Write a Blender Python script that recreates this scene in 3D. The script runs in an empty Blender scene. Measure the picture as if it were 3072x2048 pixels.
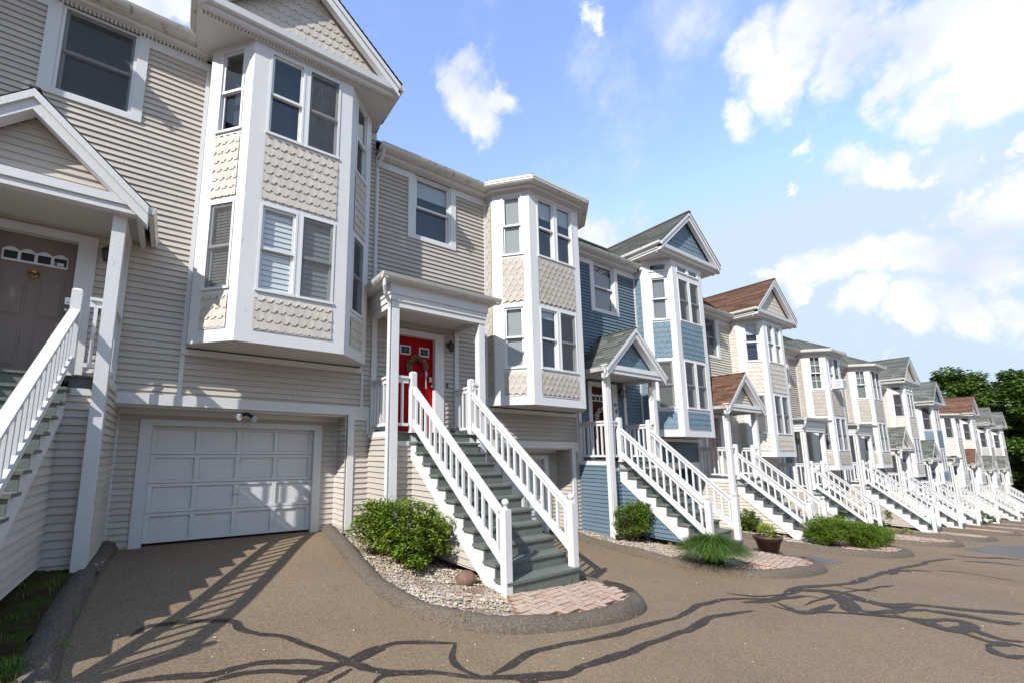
import bpy, math, random
from mathutils import Vector, Matrix
R=random.Random(7)
sc=bpy.context.scene
C=sc.collection
# ---------------------------------------------------------------- camera
cam=bpy.data.objects.new('camera',bpy.data.cameras.new('camera')); C.objects.link(cam); sc.camera=cam
F_PX,YAW,PIT,ROL=1278.03,0.55005,0.14788,0.00365
cam.data.sensor_width=36.0; cam.data.sensor_fit='HORIZONTAL'; cam.data.lens=F_PX/3072*36
cam.data.shift_x=(1536-1308.755)/3072; cam.data.shift_y=(1167.904-1024)/3072
cam.data.clip_start=.05; cam.data.clip_end=2000
fw=Vector((math.sin(YAW)*math.cos(PIT),math.cos(YAW)*math.cos(PIT),math.sin(PIT)))
rt=Vector((math.cos(YAW),-math.sin(YAW),0)); up=rt.cross(fw)
r2=math.cos(ROL)*rt+math.sin(ROL)*up; u2=-math.sin(ROL)*rt+math.cos(ROL)*up
CAM=Vector((1.01014,-7.42672,1.65433))
cam.matrix_world=Matrix(((r2.x,u2.x,-fw.x,CAM.x),(r2.y,u2.y,-fw.y,CAM.y),(r2.z,u2.z,-fw.z,CAM.z),(0,0,0,1)))
def ray(px,py): return (fw+(px-1308.755)/F_PX*r2-(py-1167.904)/F_PX*u2).normalized()
# ---------------------------------------------------------------- light and exposure
sc.view_settings.view_transform='Standard'; sc.view_settings.look='None'; sc.view_settings.gamma=1
sc.view_settings.exposure=0.62
SUNV=Vector((-1.05,-.465,.91)).normalized()
sun=bpy.data.objects.new('sun',bpy.data.lights.new('sun','SUN')); C.objects.link(sun)
sun.data.energy=4.3; sun.data.angle=math.radians(.5); sun.data.color=(1,.962,.905)
sun.rotation_euler=(-SUNV).to_track_quat('-Z','Y').to_euler()
EL=math.asin(SUNV.z); AZ=math.atan2(SUNV.x,SUNV.y)
W=bpy.data.worlds.new('World'); sc.world=W; W.use_nodes=True
nt=W.node_tree; nt.nodes.clear()
def N(t,typ,**k):
    n=t.nodes.new(typ)
    for a,b in k.items():
        if a.startswith('i_'): n.inputs[a[2:].replace('_',' ')].default_value=b
        else: setattr(n,a,b)
    return n
def math_(t,op,a,b=None,c=None,clamp=False):
    n=t.nodes.new('ShaderNodeMath'); n.operation=op; n.use_clamp=clamp
    for i,x in enumerate((a,b,c)):
        if x is None: continue
        if isinstance(x,(int,float)): n.inputs[i].default_value=x
        else: t.links.new(x,n.inputs[i])
    return n.outputs[0]
def mixc(t,f,a,b):
    n=t.nodes.new('ShaderNodeMix'); n.data_type='RGBA'
    for i,x in ((0,f),(6,a),(7,b)):
        if isinstance(x,(int,float,tuple)): n.inputs[i].default_value=x
        else: t.links.new(x,n.inputs[i])
    return n.outputs[2]
sky=N(nt,'ShaderNodeTexSky'); sky.sky_type='NISHITA'; sky.sun_disc=False
sky.sun_elevation=EL; sky.sun_rotation=AZ%(2*math.pi); sky.air_density=1.0; sky.dust_density=.1; sky.ozone_density=2.0
tc=N(nt,'ShaderNodeTexCoord')
# clouds: soft lobes at fixed directions, broken up by noise
blobs=[(2250,130,.13),(2450,60,.2),(2600,180,.15),(2850,80,.19),(3000,230,.17),(2800,320,.10),(2200,340,.1),(2330,240,.14),(3100,60,.19),(2700,280,.08),
 (1400,250,.075),(1450,320,.11),(1470,390,.075),(1530,310,.07),(1795,40,.06),
 (2430,430,.06),(2560,470,.09),(2680,470,.08),(2780,490,.05),(2390,530,.03),(3000,450,.05),
 (2880,610,.08),(3020,620,.13),(3080,560,.12),(3000,700,.1),
 (2320,800,.06),(2420,790,.085),(2560,770,.10),(2700,760,.10),(2850,790,.10),(3000,820,.11),(2400,860,.05),(2560,900,.07),(2720,940,.085),(2880,960,.085),(3040,960,.10),(1940,680,.04),(1800,720,.08),(1700,690,.06),
 (450,10,.1),(560,40,.08),(2650,1050,.045)]
acc=None
CFW=ray(1308.755,1167.904)
nz=N(nt,'ShaderNodeTexNoise'); nz.inputs['Scale'].default_value=5.5; nz.inputs['Detail'].default_value=9; nz.inputs['Roughness'].default_value=.62
nt.links.new(tc.outputs['Generated'],nz.inputs['Vector'])
w1=N(nt,'ShaderNodeTexNoise'); w1.inputs['Scale'].default_value=4.5; w1.inputs['Detail'].default_value=7; w1.inputs['Roughness'].default_value=.65; nt.links.new(tc.outputs['Generated'],w1.inputs['Vector'])
wv=N(nt,'ShaderNodeVectorMath'); wv.operation='SUBTRACT'; nt.links.new(w1.outputs['Color'],wv.inputs[0]); wv.inputs[1].default_value=(.5,.5,.5)
ws=N(nt,'ShaderNodeVectorMath'); ws.operation='SCALE'; nt.links.new(wv.outputs[0],ws.inputs[0]); ws.inputs['Scale'].default_value=.22
wa=N(nt,'ShaderNodeVectorMath'); wa.operation='ADD'; nt.links.new(tc.outputs['Generated'],wa.inputs[0]); nt.links.new(ws.outputs[0],wa.inputs[1])
for px,py,r in blobs:
    d=ray(px,py)
    vd=N(nt,'ShaderNodeVectorMath'); vd.operation='DISTANCE'; nt.links.new(wa.outputs[0],vd.inputs[0]); vd.inputs[1].default_value=d
    m=math_(nt,'SUBTRACT',1.0,math_(nt,'DIVIDE',vd.outputs['Value'],r*1.05*max(.3,d.dot(CFW))**1.7))
    m=math_(nt,'MAXIMUM',m,0.0)
    acc=m if acc is None else math_(nt,'SMOOTH_MAX',acc,m,.15)
nn=math_(nt,'MULTIPLY',math_(nt,'SUBTRACT',nz.outputs['Fac'],.5),1.9)
den=math_(nt,'ADD',math_(nt,'MULTIPLY',acc,1.25),nn)
mr=N(nt,'ShaderNodeMapRange'); mr.interpolation_type='SMOOTHSTEP'; mr.inputs['From Min'].default_value=.15; mr.inputs['From Max'].default_value=.85
nt.links.new(den,mr.inputs['Value'])
gate=math_(nt,'MULTIPLY',acc,6.0,clamp=True)
cm=math_(nt,'MULTIPLY',mr.outputs['Result'],gate)
nz2=N(nt,'ShaderNodeTexNoise'); nz2.inputs['Scale'].default_value=4.6; nz2.inputs['Detail'].default_value=5
nt.links.new(tc.outputs['Generated'],nz2.inputs['Vector'])
mr2=N(nt,'ShaderNodeMapRange'); mr2.inputs['From Min'].default_value=.46; mr2.inputs['From Max'].default_value=.66
nt.links.new(nz2.outputs['Fac'],mr2.inputs['Value'])
ccol=mixc(nt,mr2.outputs['Result'],(1.0,1.0,1.0,1),(.66,.72,.85,1))
tint=mixc(nt,1.0,sky.outputs['Color'],(1,1,1,1)); tn=tint.node; tn.blend_type='MULTIPLY'; tn.inputs[7].default_value=(2.05,1.84,1.98,1)
bg1=N(nt,'ShaderNodeBackground'); bg1.inputs['Strength'].default_value=.15; dk=N(nt,'ShaderNodeMix'); dk.data_type='RGBA'; dk.blend_type='DARKEN'; dk.inputs[0].default_value=1; nt.links.new(tint,dk.inputs[6]); dk.inputs[7].default_value=(2.95,3.6,4.7,1); nt.links.new(dk.outputs[2],bg1.inputs['Color'])
bg2=N(nt,'ShaderNodeBackground'); bg2.inputs['Strength'].default_value=.76; nt.links.new(ccol,bg2.inputs['Color'])
mx=N(nt,'ShaderNodeMixShader'); nt.links.new(cm,mx.inputs[0]); nt.links.new(bg1.outputs[0],mx.inputs[1]); nt.links.new(bg2.outputs[0],mx.inputs[2])
wo=N(nt,'ShaderNodeOutputWorld'); nt.links.new(mx.outputs[0],wo.inputs[0])
# ---------------------------------------------------------------- materials
def mat(name,col,rough=.6,var=.08,scale=6,bump=0,bscale=60,spec=.3,metal=0,stain=None,stretch=None,trans=0):
    m=bpy.data.materials.new(name); m.use_nodes=True; t=m.node_tree; b=t.nodes['Principled BSDF']
    b.inputs['Roughness'].default_value=rough; b.inputs['Specular IOR Level'].default_value=spec; b.inputs['Metallic'].default_value=metal
    co=N(t,'ShaderNodeTexCoord'); vec=co.outputs['Object']
    if stretch:
        mp=N(t,'ShaderNodeMapping'); mp.inputs['Scale'].default_value=stretch; t.links.new(vec,mp.inputs['Vector']); vec=mp.outputs[0]
    n1=N(t,'ShaderNodeTexNoise'); n1.inputs['Scale'].default_value=scale; n1.inputs['Detail'].default_value=6; t.links.new(vec,n1.inputs['Vector'])
    lo=tuple(c*(1-var*2.2) for c in col)+(1,); hi=tuple(min(1,c*(1+var*2.2)) for c in col)+(1,)
    c=mixc(t,n1.outputs['Fac'],lo,hi)
    if stain:
        n2=N(t,'ShaderNodeTexNoise'); n2.inputs['Scale'].default_value=stain[1]; n2.inputs['Detail'].default_value=8; n2.inputs['Roughness'].default_value=.7; t.links.new(vec,n2.inputs['Vector'])
        r=N(t,'ShaderNodeMapRange'); r.inputs['From Min'].default_value=stain[2]; r.inputs['From Max'].default_value=stain[2]+stain[3]; t.links.new(n2.outputs['Fac'],r.inputs['Value'])
        c=mixc(t,r.outputs[0],c,tuple(stain[0])+(1,))
    t.links.new(c,b.inputs['Base Color'])
    if bump:
        n3=N(t,'ShaderNodeTexNoise'); n3.inputs['Scale'].default_value=bscale; n3.inputs['Detail'].default_value=3; t.links.new(vec,n3.inputs['Vector'])
        bp=N(t,'ShaderNodeBump'); bp.inputs['Strength'].default_value=bump; bp.inputs['Distance'].default_value=.01
        t.links.new(n3.outputs['Fac'],bp.inputs['Height']); t.links.new(bp.outputs[0],b.inputs['Normal'])
    if trans:
        tr=N(t,'ShaderNodeBsdfTranslucent'); t.links.new(c,tr.inputs['Color']); ms=N(t,'ShaderNodeMixShader'); ms.inputs[0].default_value=trans
        o=t.nodes['Material Output']; t.links.new(b.outputs[0],ms.inputs[1]); t.links.new(tr.outputs[0],ms.inputs[2]); t.links.new(ms.outputs[0],o.inputs[0])
    return m
M={}
M['white']=mat('white_paint',(.60,.60,.605),.5,.03,3,.3,80,.3,stretch=(1,1,.35),stain=((.40,.38,.34),13,.63,.10))
M['trimw']=mat('white_vinyl',(.62,.63,.64),.35,.01,3,spec=.4)
M['gutter']=mat('weathered_gutter',(.56,.55,.52),.45,.04,3,.1,30,stain=((.17,.16,.14),7,.57,.10))
M['soffit']=mat('soffit_paint',(.52,.51,.485),.6,.03,3)
RS=random.Random(99)
def sid(n,c):
    for e,k in(('',1),('_b',.955),('_c',1.035)): M[n+e]=mat(n+e,tuple(x*k for x in c),.55,.05,2.2,.12,70,.25,stretch=(1,1,6),stain=(tuple(x*.78 for x in c),1.6,.60,.16))
sid('beige_siding',(.485,.445,.40)); sid('greige_siding',(.42,.385,.345)); sid('blue_siding',(.105,.155,.20)); sid('cream_siding',(.50,.462,.40)); sid('tan_siding',(.365,.33,.285)); sid('pale_siding',(.40,.37,.325))
sid('beige_shingle',(.485,.447,.398)); sid('greige_shingle',(.41,.375,.33)); sid('blue_shingle',(.14,.205,.255)); sid('cream_shingle',(.51,.475,.415)); sid('tan_shingle',(.38,.348,.305)); sid('pale_shingle',(.39,.362,.32))
M['step']=mat('grey_green_deck_paint',(.128,.140,.126),.55,.1,5,.3,50,.2,stain=((.15,.16,.155),9,.62,.1))
M['stepw']=mat('worn_deck_paint',(.11,.122,.11),.6,.12,5,.4,50,.3,stain=((.20,.19,.175),7,.54,.1))
M['concrete']=mat('concrete',(.27,.24,.20),.9,.12,5,.5,40)
M['dark']=mat('dark_interior',(.012,.012,.014),.9)
M['black']=mat('black_metal',(.015,.015,.016),.4,spec=.5)
M['brass']=mat('brass',(.45,.29,.1),.3,metal=1)
M['steel']=mat('steel',(.6,.58,.55),.28,metal=1)
M['wood']=mat('raw_wood',(.16,.10,.06),.8,.2,4,.4,40)
for n,c in dict(mauve=(.20,.165,.15),red=(.30,.001,.004),darkred=(.075,.007,.006),pinkdoor=(.36,.25,.22),greydoor=(.2,.2,.21),bluedoor=(.08,.14,.24)).items():
    M[n]=mat(n+'_door_paint',c,.5,.06,3,.05,60,.12)
def roofm(pre,c):
    for i,k in enumerate((.7,1.0,1.35)): M[pre+str(i)]=mat(pre+'_shingle_'+['dark','mid','light'][i],tuple(x*k for x in c),.95,.18,14,.8,120,.1)
roofm('greyroof',(.125,.13,.118)); roofm('brownroof',(.135,.075,.052)); roofm('charroof',(.075,.072,.066))
def glassmat():
    m=bpy.data.materials.new('window_glass'); m.use_nodes=True; t=m.node_tree; t.nodes.remove(t.nodes['Principled BSDF'])
    g=N(t,'ShaderNodeBsdfGlossy'); g.inputs['Roughness'].default_value=.02; g.inputs['Color'].default_value=(.92,.95,1,1)
    tr=N(t,'ShaderNodeBsdfTransparent'); tr.inputs['Color'].default_value=(.90,.93,.94,1)
    fr=N(t,'ShaderNodeLayerWeight'); fr.inputs['Blend'].default_value=.5
    nz=N(t,'ShaderNodeTexNoise'); nz.inputs['Scale'].default_value=.9; co=N(t,'ShaderNodeTexCoord'); t.links.new(co.outputs['Object'],nz.inputs['Vector'])
    bp=N(t,'ShaderNodeBump'); bp.inputs['Strength'].default_value=.06; bp.inputs['Distance'].default_value=.1; t.links.new(nz.outputs['Fac'],bp.inputs['Height']); t.links.new(bp.outputs[0],g.inputs['Normal'])
    f=math_(t,'ADD',math_(t,'MULTIPLY',math_(t,'POWER',fr.outputs['Facing'],4.0),.9),.07,clamp=True)
    ms=N(t,'ShaderNodeMixShader'); t.links.new(f,ms.inputs[0]); t.links.new(tr.outputs[0],ms.inputs[1]); t.links.new(g.outputs[0],ms.inputs[2])
    t.links.new(ms.outputs[0],t.nodes['Material Output'].inputs[0]); return m
M['glass']=glassmat()
M['screen']=mat('insect_screen',(.085,.085,.09),.9,.2,30,stain=((.26,.26,.27),22,.56,.16))
def meshscreen():
    m=mat('mesh_screen',(.085,.085,.09),.8,.25,18,stain=((.26,.26,.27),16,.60,.14),stretch=(1,1,.35)); t=m.node_tree
    tr=N(t,'ShaderNodeBsdfTransparent'); ms=N(t,'ShaderNodeMixShader'); ms.inputs[0].default_value=.5; o=t.nodes['Material Output']
    t.links.new(tr.outputs[0],ms.inputs[1]); t.links.new(t.nodes['Principled BSDF'].outputs[0],ms.inputs[2]); t.links.new(ms.outputs[0],o.inputs[0]); return m
M['mesh']=meshscreen()
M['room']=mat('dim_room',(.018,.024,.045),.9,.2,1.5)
M['shade']=mat('roller_shade',(.40,.44,.46),.8,.04,3)
M['curtain']=mat('sheer_curtain',(.22,.225,.24),.9,.22,9,stretch=(6,6,.4))
M['linen']=mat('linen_blind',(.30,.30,.29),.9,.2,50,stretch=(1,1,6))
M['greyblind']=mat('grey_blind',(.17,.175,.165),.8,.1,20)
M['blindw']=mat('white_blind',(.68,.70,.70),.6,.03,3)
M['leadglass']=mat('leaded_glass',(.02,.022,.024),.3,.3,20,spec=.15)
# ---------------------------------------------------------------- mesh helpers
class MB:
    def __init__(s): s.v=[];s.f=[];s.m=[];s.mats=[];s.fr=(0,0,1,0)
    def frame(s,ox=0,oy=0,ux=1,uy=0): s.fr=(ox,oy,ux,uy); return s
    def seg(s,p,q):
        d=math.hypot(q[0]-p[0],q[1]-p[1]); s.fr=(p[0],p[1],(q[0]-p[0])/d,(q[1]-p[1])/d); return d
    def P(s,u,w,z):
        ox,oy,ux,uy=s.fr; s.v.append((ox+u*ux+w*uy,oy+u*uy-w*ux,z)); return len(s.v)-1
    def mi(s,m):
        if isinstance(m,str): m=M[m]
        if m not in s.mats: s.mats.append(m)
        return s.mats.index(m)
    def poly(s,pts,m): s.f.append([s.P(*p) for p in pts]); s.m.append(s.mi(m))
    def box(s,u0,u1,w0,w1,z0,z1,m):
        i=[s.P(u,w,z) for z in (z0,z1) for w in (w0,w1) for u in (u0,u1)]
        k=s.mi(m)
        for q in ((0,1,3,2),(4,6,7,5),(0,4,5,1),(2,3,7,6),(0,2,6,4),(1,5,7,3)): s.f.append([i[a] for a in q]); s.m.append(k)
    def prism(s,pts,w0,w1,m):   # outline in (u,z), extruded along w
        a=[s.P(u,w0,z) for u,z in pts]; b=[s.P(u,w1,z) for u,z in pts]; k=s.mi(m); n=len(pts)
        s.f+= [a,b[::-1]]; s.m+=[k,k]
        for i in range(n): j=(i+1)%n; s.f.append([a[i],b[i],b[j],a[j]]); s.m.append(k)
    def prismu(s,pts,u0,u1,m):  # outline in (w,z), extruded along u
        a=[s.P(u0,w,z) for w,z in pts]; b=[s.P(u1,w,z) for w,z in pts]; k=s.mi(m); n=len(pts)
        s.f+= [a,b[::-1]]; s.m+=[k,k]
        for i in range(n): j=(i+1)%n; s.f.append([a[i],b[i],b[j],a[j]]); s.m.append(k)
    def lathe(s,c,prof,m,n=14):
        k=s.mi(m); rings=[]
        for r,z in prof: rings.append([s.P(c[0]+r*math.cos(2*math.pi*i/n),c[1]+r*math.sin(2*math.pi*i/n),c[2]+z) for i in range(n)])
        for a,b in zip(rings,rings[1:]):
            for i in range(n): j=(i+1)%n; s.f.append([a[i],a[j],b[j],b[i]]); s.m.append(k)
        s.f.append(rings[0][::-1]); s.f.append(rings[-1]); s.m+=[k,k]
    def tube(s,pts,r,m,n=8,close=False):
        k=s.mi(m); rings=[]; pts=[Vector(p) for p in pts]; L=len(pts)
        for i,p in enumerate(pts):
            a=pts[(i-1)%L] if (close or i>0) else p; b=pts[(i+1)%L] if (close or i<L-1) else p
            t=(b-a).normalized(); x=t.cross(Vector((0.13,.21,1)));  x=x.normalized() if x.length>.01 else Vector((1,0,0)); y=t.cross(x)
            rr=r[i] if isinstance(r,(list,tuple)) else r
            rings.append([s.P(*(p+(x*math.cos(2*math.pi*q/n)+y*math.sin(2*math.pi*q/n))*rr)) for q in range(n)])
        prs=list(zip(rings,rings[1:]))+([(rings[-1],rings[0])] if close else [])
        for a,b in prs:
            for i in range(n): j=(i+1)%n; s.f.append([a[i],a[j],b[j],b[i]]); s.m.append(k)
        if not close: s.f.append(rings[0][::-1]); s.f.append(rings[-1]); s.m+=[k,k]
    def mesh(s,name,smooth=False):
        me=bpy.data.meshes.new(name); me.from_pydata(s.v,[],s.f)
        for m in s.mats: me.materials.append(m)
        me.polygons.foreach_set('material_index',s.m)
        if smooth: me.polygons.foreach_set('use_smooth',[True]*len(s.f))
        me.update(); return me
def link(name,me,parent=None,loc=(0,0,0),rotz=0):
    if isinstance(me,MB): me=me.mesh(name)
    o=bpy.data.objects.new(name,me); C.objects.link(o); o.location=loc; o.rotation_euler=(0,0,rotz)
    if parent: o.parent=parent
    return o
def tag(o,label,cat,group=None):
    o['label']=label; o['category']=cat
    if group: o['group']=group
    return o
def struct(o,kind='structure'): o['kind']=kind; return o
def thing(name,loc,label,cat,group=None): return tag(link(name,None,None,loc),label,cat,group)
CA={}
def cached(key,fn):
    if key not in CA: CA[key]=fn()
    return CA[key]
# frame here: w is OUTWARD from the facade (towards the street)
def siding(mb,u0,u1,z0,z1,m,holes=(),ex=.094,clip=None):
    k=math.floor(z0/ex+1e-6); z=k*ex
    while z<z1-1e-4:
        a,b=max(z,z0),min(z+ex,z1)
        if b-a>.004:
            ivs=[(u0,u1)]; mid=(a+b)/2
            if clip: c=clip(mid); ivs=[(max(u0,c[0]),min(u1,c[1]))]
            for h in holes:
                if h[2]<mid<h[3]:
                    nv=[]
                    for i in ivs:
                        if h[1]<=i[0] or h[0]>=i[1]: nv.append(i); continue
                        if h[0]>i[0]: nv.append((i[0],h[0]))
                        if h[1]<i[1]: nv.append((h[1],i[1]))
                    ivs=nv
            wb=.023*(1-(a-z)/ex)+.001; wt=.023*(1-(b-z)/ex)+.001
            for i in ivs:
                if i[1]-i[0]>.003:
                    x0=i[0]
                    while x0<i[1]-1e-4:
                        x1=min(i[1],x0+RS.uniform(1.4,3.7))
                        if i[1]-x1<.5: x1=i[1]
                        mm=m+RS.choice(('','_b','_c','')) if isinstance(m,str) and m+'_b' in M else m
                        dw=RS.uniform(-.001,.0012); x2=x1-.003 if x1<i[1] else x1
                        mb.poly([(x0,wb+dw,a),(x2,wb+dw,a+RS.uniform(-.0012,.0012)),(x2,wt,b),(x0,wt,b)],mm); x0=x1
                    for e in i[:2]: mb.poly([(e,-.004,a),(e,wb,a),(e,wt,b),(e,-.004,b)],m)
                    mb.poly([(i[0],-.004,a+.0005),(i[1],-.004,a+.0005),(i[1],wb,a),(i[0],wb,a)],m)
        z+=ex
def prof(style,t):
    if style=='scallop': return math.sin(math.pi*(t-.24)/.52)*.038 if .24<t<.76 else 0
    if style=='diamond': return abs(2*t-1)*.105
    if style=='octa': return max(0,(abs(2*t-1)-.35)/.65)*.05
    if style=='zig': return abs(2*t-1)*.06
    if style=='wave': return (1-math.cos(2*math.pi*t))*.5*.05
    return 0
SH={'scallop':(.125,.152,.045,[0,.22,.27,.34,.42,.5,.58,.66,.73,.78]),'diamond':(.15,.128,.105,[0,.5]),'octa':(.16,.15,.05,[0,.325,.675]),'zig':(.17,.17,.06,[0,.5]),'wave':(.15,.15,.05,[0,.12,.25,.37,.5,.63,.75,.88])}
def shingles(mb,u0,u1,z0,z1,m,style,clip=None):
    cw,h,am,ts=SH[style]; row=0; z=z0-am*.5
    while z<z1-.01:
        a,b=u0,u1
        if clip: c=clip(min(z+h*.6,z1)); a,b=max(a,c[0]),min(b,c[1])
        off=(row%2)*cw/2; us=[]
        c0=math.floor((a-off)/cw)
        k=c0
        while k*cw+off<b and b-a>.01:
            dw=R.uniform(-.0015,.002); mc=m+R.choice(('','_b','_c')) if isinstance(m,str) and m+'_b' in M else m
            cell=[(k*cw+off+t*cw,prof(style,t)) for t in ts]+[(k*cw+off+cw,prof(style,1.0))]
            pts=[]
            for (p,q),(p2,q2) in zip(cell,cell[1:]):
                lo,hi=max(p,a),min(p2,b)
                if hi-lo>1e-4:
                    f=lambda x:q+(q2-q)*(x-p)/(p2-p)
                    pts.append((lo,f(lo),hi,f(hi)))
            for lo,q,hi,q2 in pts:
                za,zb2=max(z+q,z0),max(z+q2,z0); zt=min(z+h+am+.01,z1)
                if za<zt and zb2<zt:
                    wf=.017+dw; wt=.003
                    mb.poly([(lo,wf,za),(hi,wf,zb2),(hi,wt,zt),(lo,wt,zt)],mc)
                    mb.poly([(lo,.0,za+.001),(hi,.0,zb2+.001),(hi,wf,zb2),(lo,wf,za)],m)
            k+=1
        z+=h; row+=1
def roofplane(mb,p0,p1,p3,p2,pre,tab=.3,ex=.14):
    # p0-p1 lower edge, p3-p2 upper edge (p3 above p0); world-like local coords (x,y,z), frame must be identity-like
    p0,p1,p2,p3=map(Vector,(p0,p1,p2,p3)); n=(p1-p0).cross(p3-p0)
    if n.length<1e-6: n=(p1-p0).cross(p2-p0)
    n.normalize()
    if n.z<0: n=-n
    H=max((p3-p0).length,(p2-p1).length); Lw=(p1-p0).length; rows=max(1,round(H/ex)); cols=max(1,round(Lw/tab))
    def at(s,t): return (p0+(p1-p0)*s)*(1-t)+(p3+(p2-p3)*s)*t
    def add(v): mb.v.append(tuple(v)); return len(mb.v)-1
    for r in range(rows):
        t0,t1=r/rows,(r+1)/rows; o=(r%3)/3.0
        for c in range(-1,cols):
            s0=max(0,(c+o)/cols); s1=min(1,(c+1+o)/cols)
            if s1<=s0: continue
            k=mb.mi(pre+str(R.choice((0,1,1,2,1,0))))
            a,b,cc,d=at(s0,t0)+n*.012,at(s1,t0)+n*.012,at(s1,t1)+n*.001,at(s0,t1)+n*.001
            mb.f.append([add(a),add(b),add(cc),add(d)]); mb.m.append(k)
            a2,b2=at(s0,t0),at(s1,t0)
            mb.f.append([add(a2),add(b2),add(b),add(a)]); mb.m.append(mb.mi(pre+'0'))
# ---------------------------------------------------------------- ground
GX=[-60,-12,1,5.5,11,17,22.5,27.7,33.7,40,46,55,68,95,140,400]
GZ=[3.2,.7,.05,-.2,-.46,-.85,-1.2,-1.57,-1.93,-2.35,-2.7,-3.15,-3.6,-4.2,-5,-9]
def interp(x,X,Z):
    if x<=X[0]: return Z[0]
    for a,b,c,d in zip(X,X[1:],Z,Z[1:]):
        if x<=b: return c+(d-c)*(x-a)/(b-a)
    return Z[-1]
def sst(t): t=min(1,max(0,t)); return t*t*(3-2*t)
GLX=[-60,.4,3.5,6.3,9.3,12.1,15,18,400]; GLD=None
def road(x,y):
    g=interp(x,GX,GZ)
    gl=interp(x,[-6,-2.4,.4,3.5,6.3,9.4,12.1,16],[.85,.6,.25,.25,-.285,-.285,-.45,g+.1]) if x<16 else g+.1
    if x<-6: gl=g+.1
    return g+(gl-g)*sst((y+3.3)/3.75)
def G(px,py,off=0):      # where a sight line through that image point meets the ground
    d=ray(px,py); t=5
    for _ in range(80):
        p=CAM+d*t; z=road(p.x,p.y)+off; t=t*.5+.5*((z-CAM.z)/d.z if d.z<-1e-4 else 300)
    return CAM+d*t
def asphalt(name,base,spk):
    m=bpy.data.materials.new(name); m.use_nodes=True; t=m.node_tree; b=t.nodes['Principled BSDF']; b.inputs['Roughness'].default_value=.88; b.inputs['Specular IOR Level'].default_value=.25
    co=N(t,'ShaderNodeTexCoord'); v=co.outputs['Object']
    def nz(s,d=4,r=.6): n=N(t,'ShaderNodeTexNoise'); n.inputs['Scale'].default_value=s; n.inputs['Detail'].default_value=d; n.inputs['Roughness'].default_value=r; t.links.new(v,n.inputs['Vector']); return n.outputs['Fac']
    def mr(f,a,c): r=N(t,'ShaderNodeMapRange'); r.inputs['From Min'].default_value=a; r.inputs['From Max'].default_value=c; t.links.new(f,r.inputs['Value']); return r.outputs[0]
    c=mixc(t,mr(nz(.55,5),.35,.65),tuple(x*.86 for x in base)+(1,),tuple(x*1.12 for x in base)+(1,))
    c=mixc(t,math_(t,'MULTIPLY',mr(nz(.22,4),.45,.62),.55),c,(base[0]*.86,base[1]*.93,base[2]*1.08,1))
    c=mixc(t,math_(t,'MULTIPLY',mr(nz(3.1,6,.7),.60,.68),.42),c,tuple(x*.5 for x in base)+(1,))
    vo=N(t,'ShaderNodeTexVoronoi'); vo.inputs['Scale'].default_value=120; t.links.new(v,vo.inputs['Vector'])
    sep=N(t,'ShaderNodeSeparateColor'); t.links.new(vo.outputs['Color'],sep.inputs[0])
    c=mixc(t,math_(t,'MULTIPLY',mr(sep.outputs[0],.55,1.0),spk),c,(base[0]*1.9,base[1]*1.8,base[2]*1.75,1))
    c=mixc(t,math_(t,'MULTIPLY',mr(sep.outputs[1],.62,1.0),spk*.9),c,(base[0]*.32,base[1]*.34,base[2]*.4,1))
    t.links.new(c,b.inputs['Base Color'])
    bp=N(t,'ShaderNodeBump'); bp.inputs['Strength'].default_value=.5; bp.inputs['Distance'].default_value=.006
    t.links.new(math_(t,'ADD',vo.outputs['Distance'],nz(40,3)),bp.inputs['Height']); t.links.new(bp.outputs[0],b.inputs['Normal'])
    return m
M['asphalt']=asphalt('brown_asphalt',(.192,.140,.090),.7)
M['curb']=asphalt('dark_curb_asphalt',(.112,.092,.070),.95)
M['patch']=asphalt('asphalt_patch',(.13,.125,.115),.5)
M['tar']=mat('crack_sealant',(.038,.031,.028),.6,.25,9,.5,70,.25,stain=((.11,.085,.062),22,.56,.07))
def gravelmat():
    m=bpy.data.materials.new('gravel'); m.use_nodes=True; t=m.node_tree; b=t.nodes['Principled BSDF']; b.inputs['Roughness'].default_value=.9
    co=N(t,'ShaderNodeTexCoord'); vo=N(t,'ShaderNodeTexVoronoi'); vo.inputs['Scale'].default_value=38; t.links.new(co.outputs['Object'],vo.inputs['Vector'])
    r=N(t,'ShaderNodeValToRGB'); e=r.color_ramp.elements; e[0].color=(.15,.085,.055,1); e[1].color=(.42,.36,.29,1); e[1].position=.55
    sep=N(t,'ShaderNodeSeparateColor'); t.links.new(vo.outputs['Color'],sep.inputs[0]); t.links.new(sep.outputs[0],r.inputs[0])
    nz=N(t,'ShaderNodeTexNoise'); nz.inputs['Scale'].default_value=1.7; nz.inputs['Detail'].default_value=6; t.links.new(co.outputs['Object'],nz.inputs['Vector'])
    k=N(t,'ShaderNodeMapRange'); k.inputs['From Min'].default_value=.5; k.inputs['From Max'].default_value=.62; t.links.new(nz.outputs['Fac'],k.inputs['Value'])
    c=mixc(t,math_(t,'MULTIPLY',k.outputs[0],.75),r.outputs[0],(.17,.085,.05,1)); t.links.new(c,b.inputs['Base Color'])
    bp=N(t,'ShaderNodeBump'); bp.inputs['Strength'].default_value=1; bp.inputs['Distance'].default_value=.02; bp.invert=True; t.links.new(vo.outputs['Distance'],bp.inputs['Height']); t.links.new(bp.outputs[0],b.inputs['Normal'])
    return m
M['gravel']=gravelmat()
M['moss']=mat('mossy_soil',(.05,.05,.022),.95,.25,5,.8,50,.1,stain=((.055,.085,.012),2.2,.46,.12))
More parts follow.
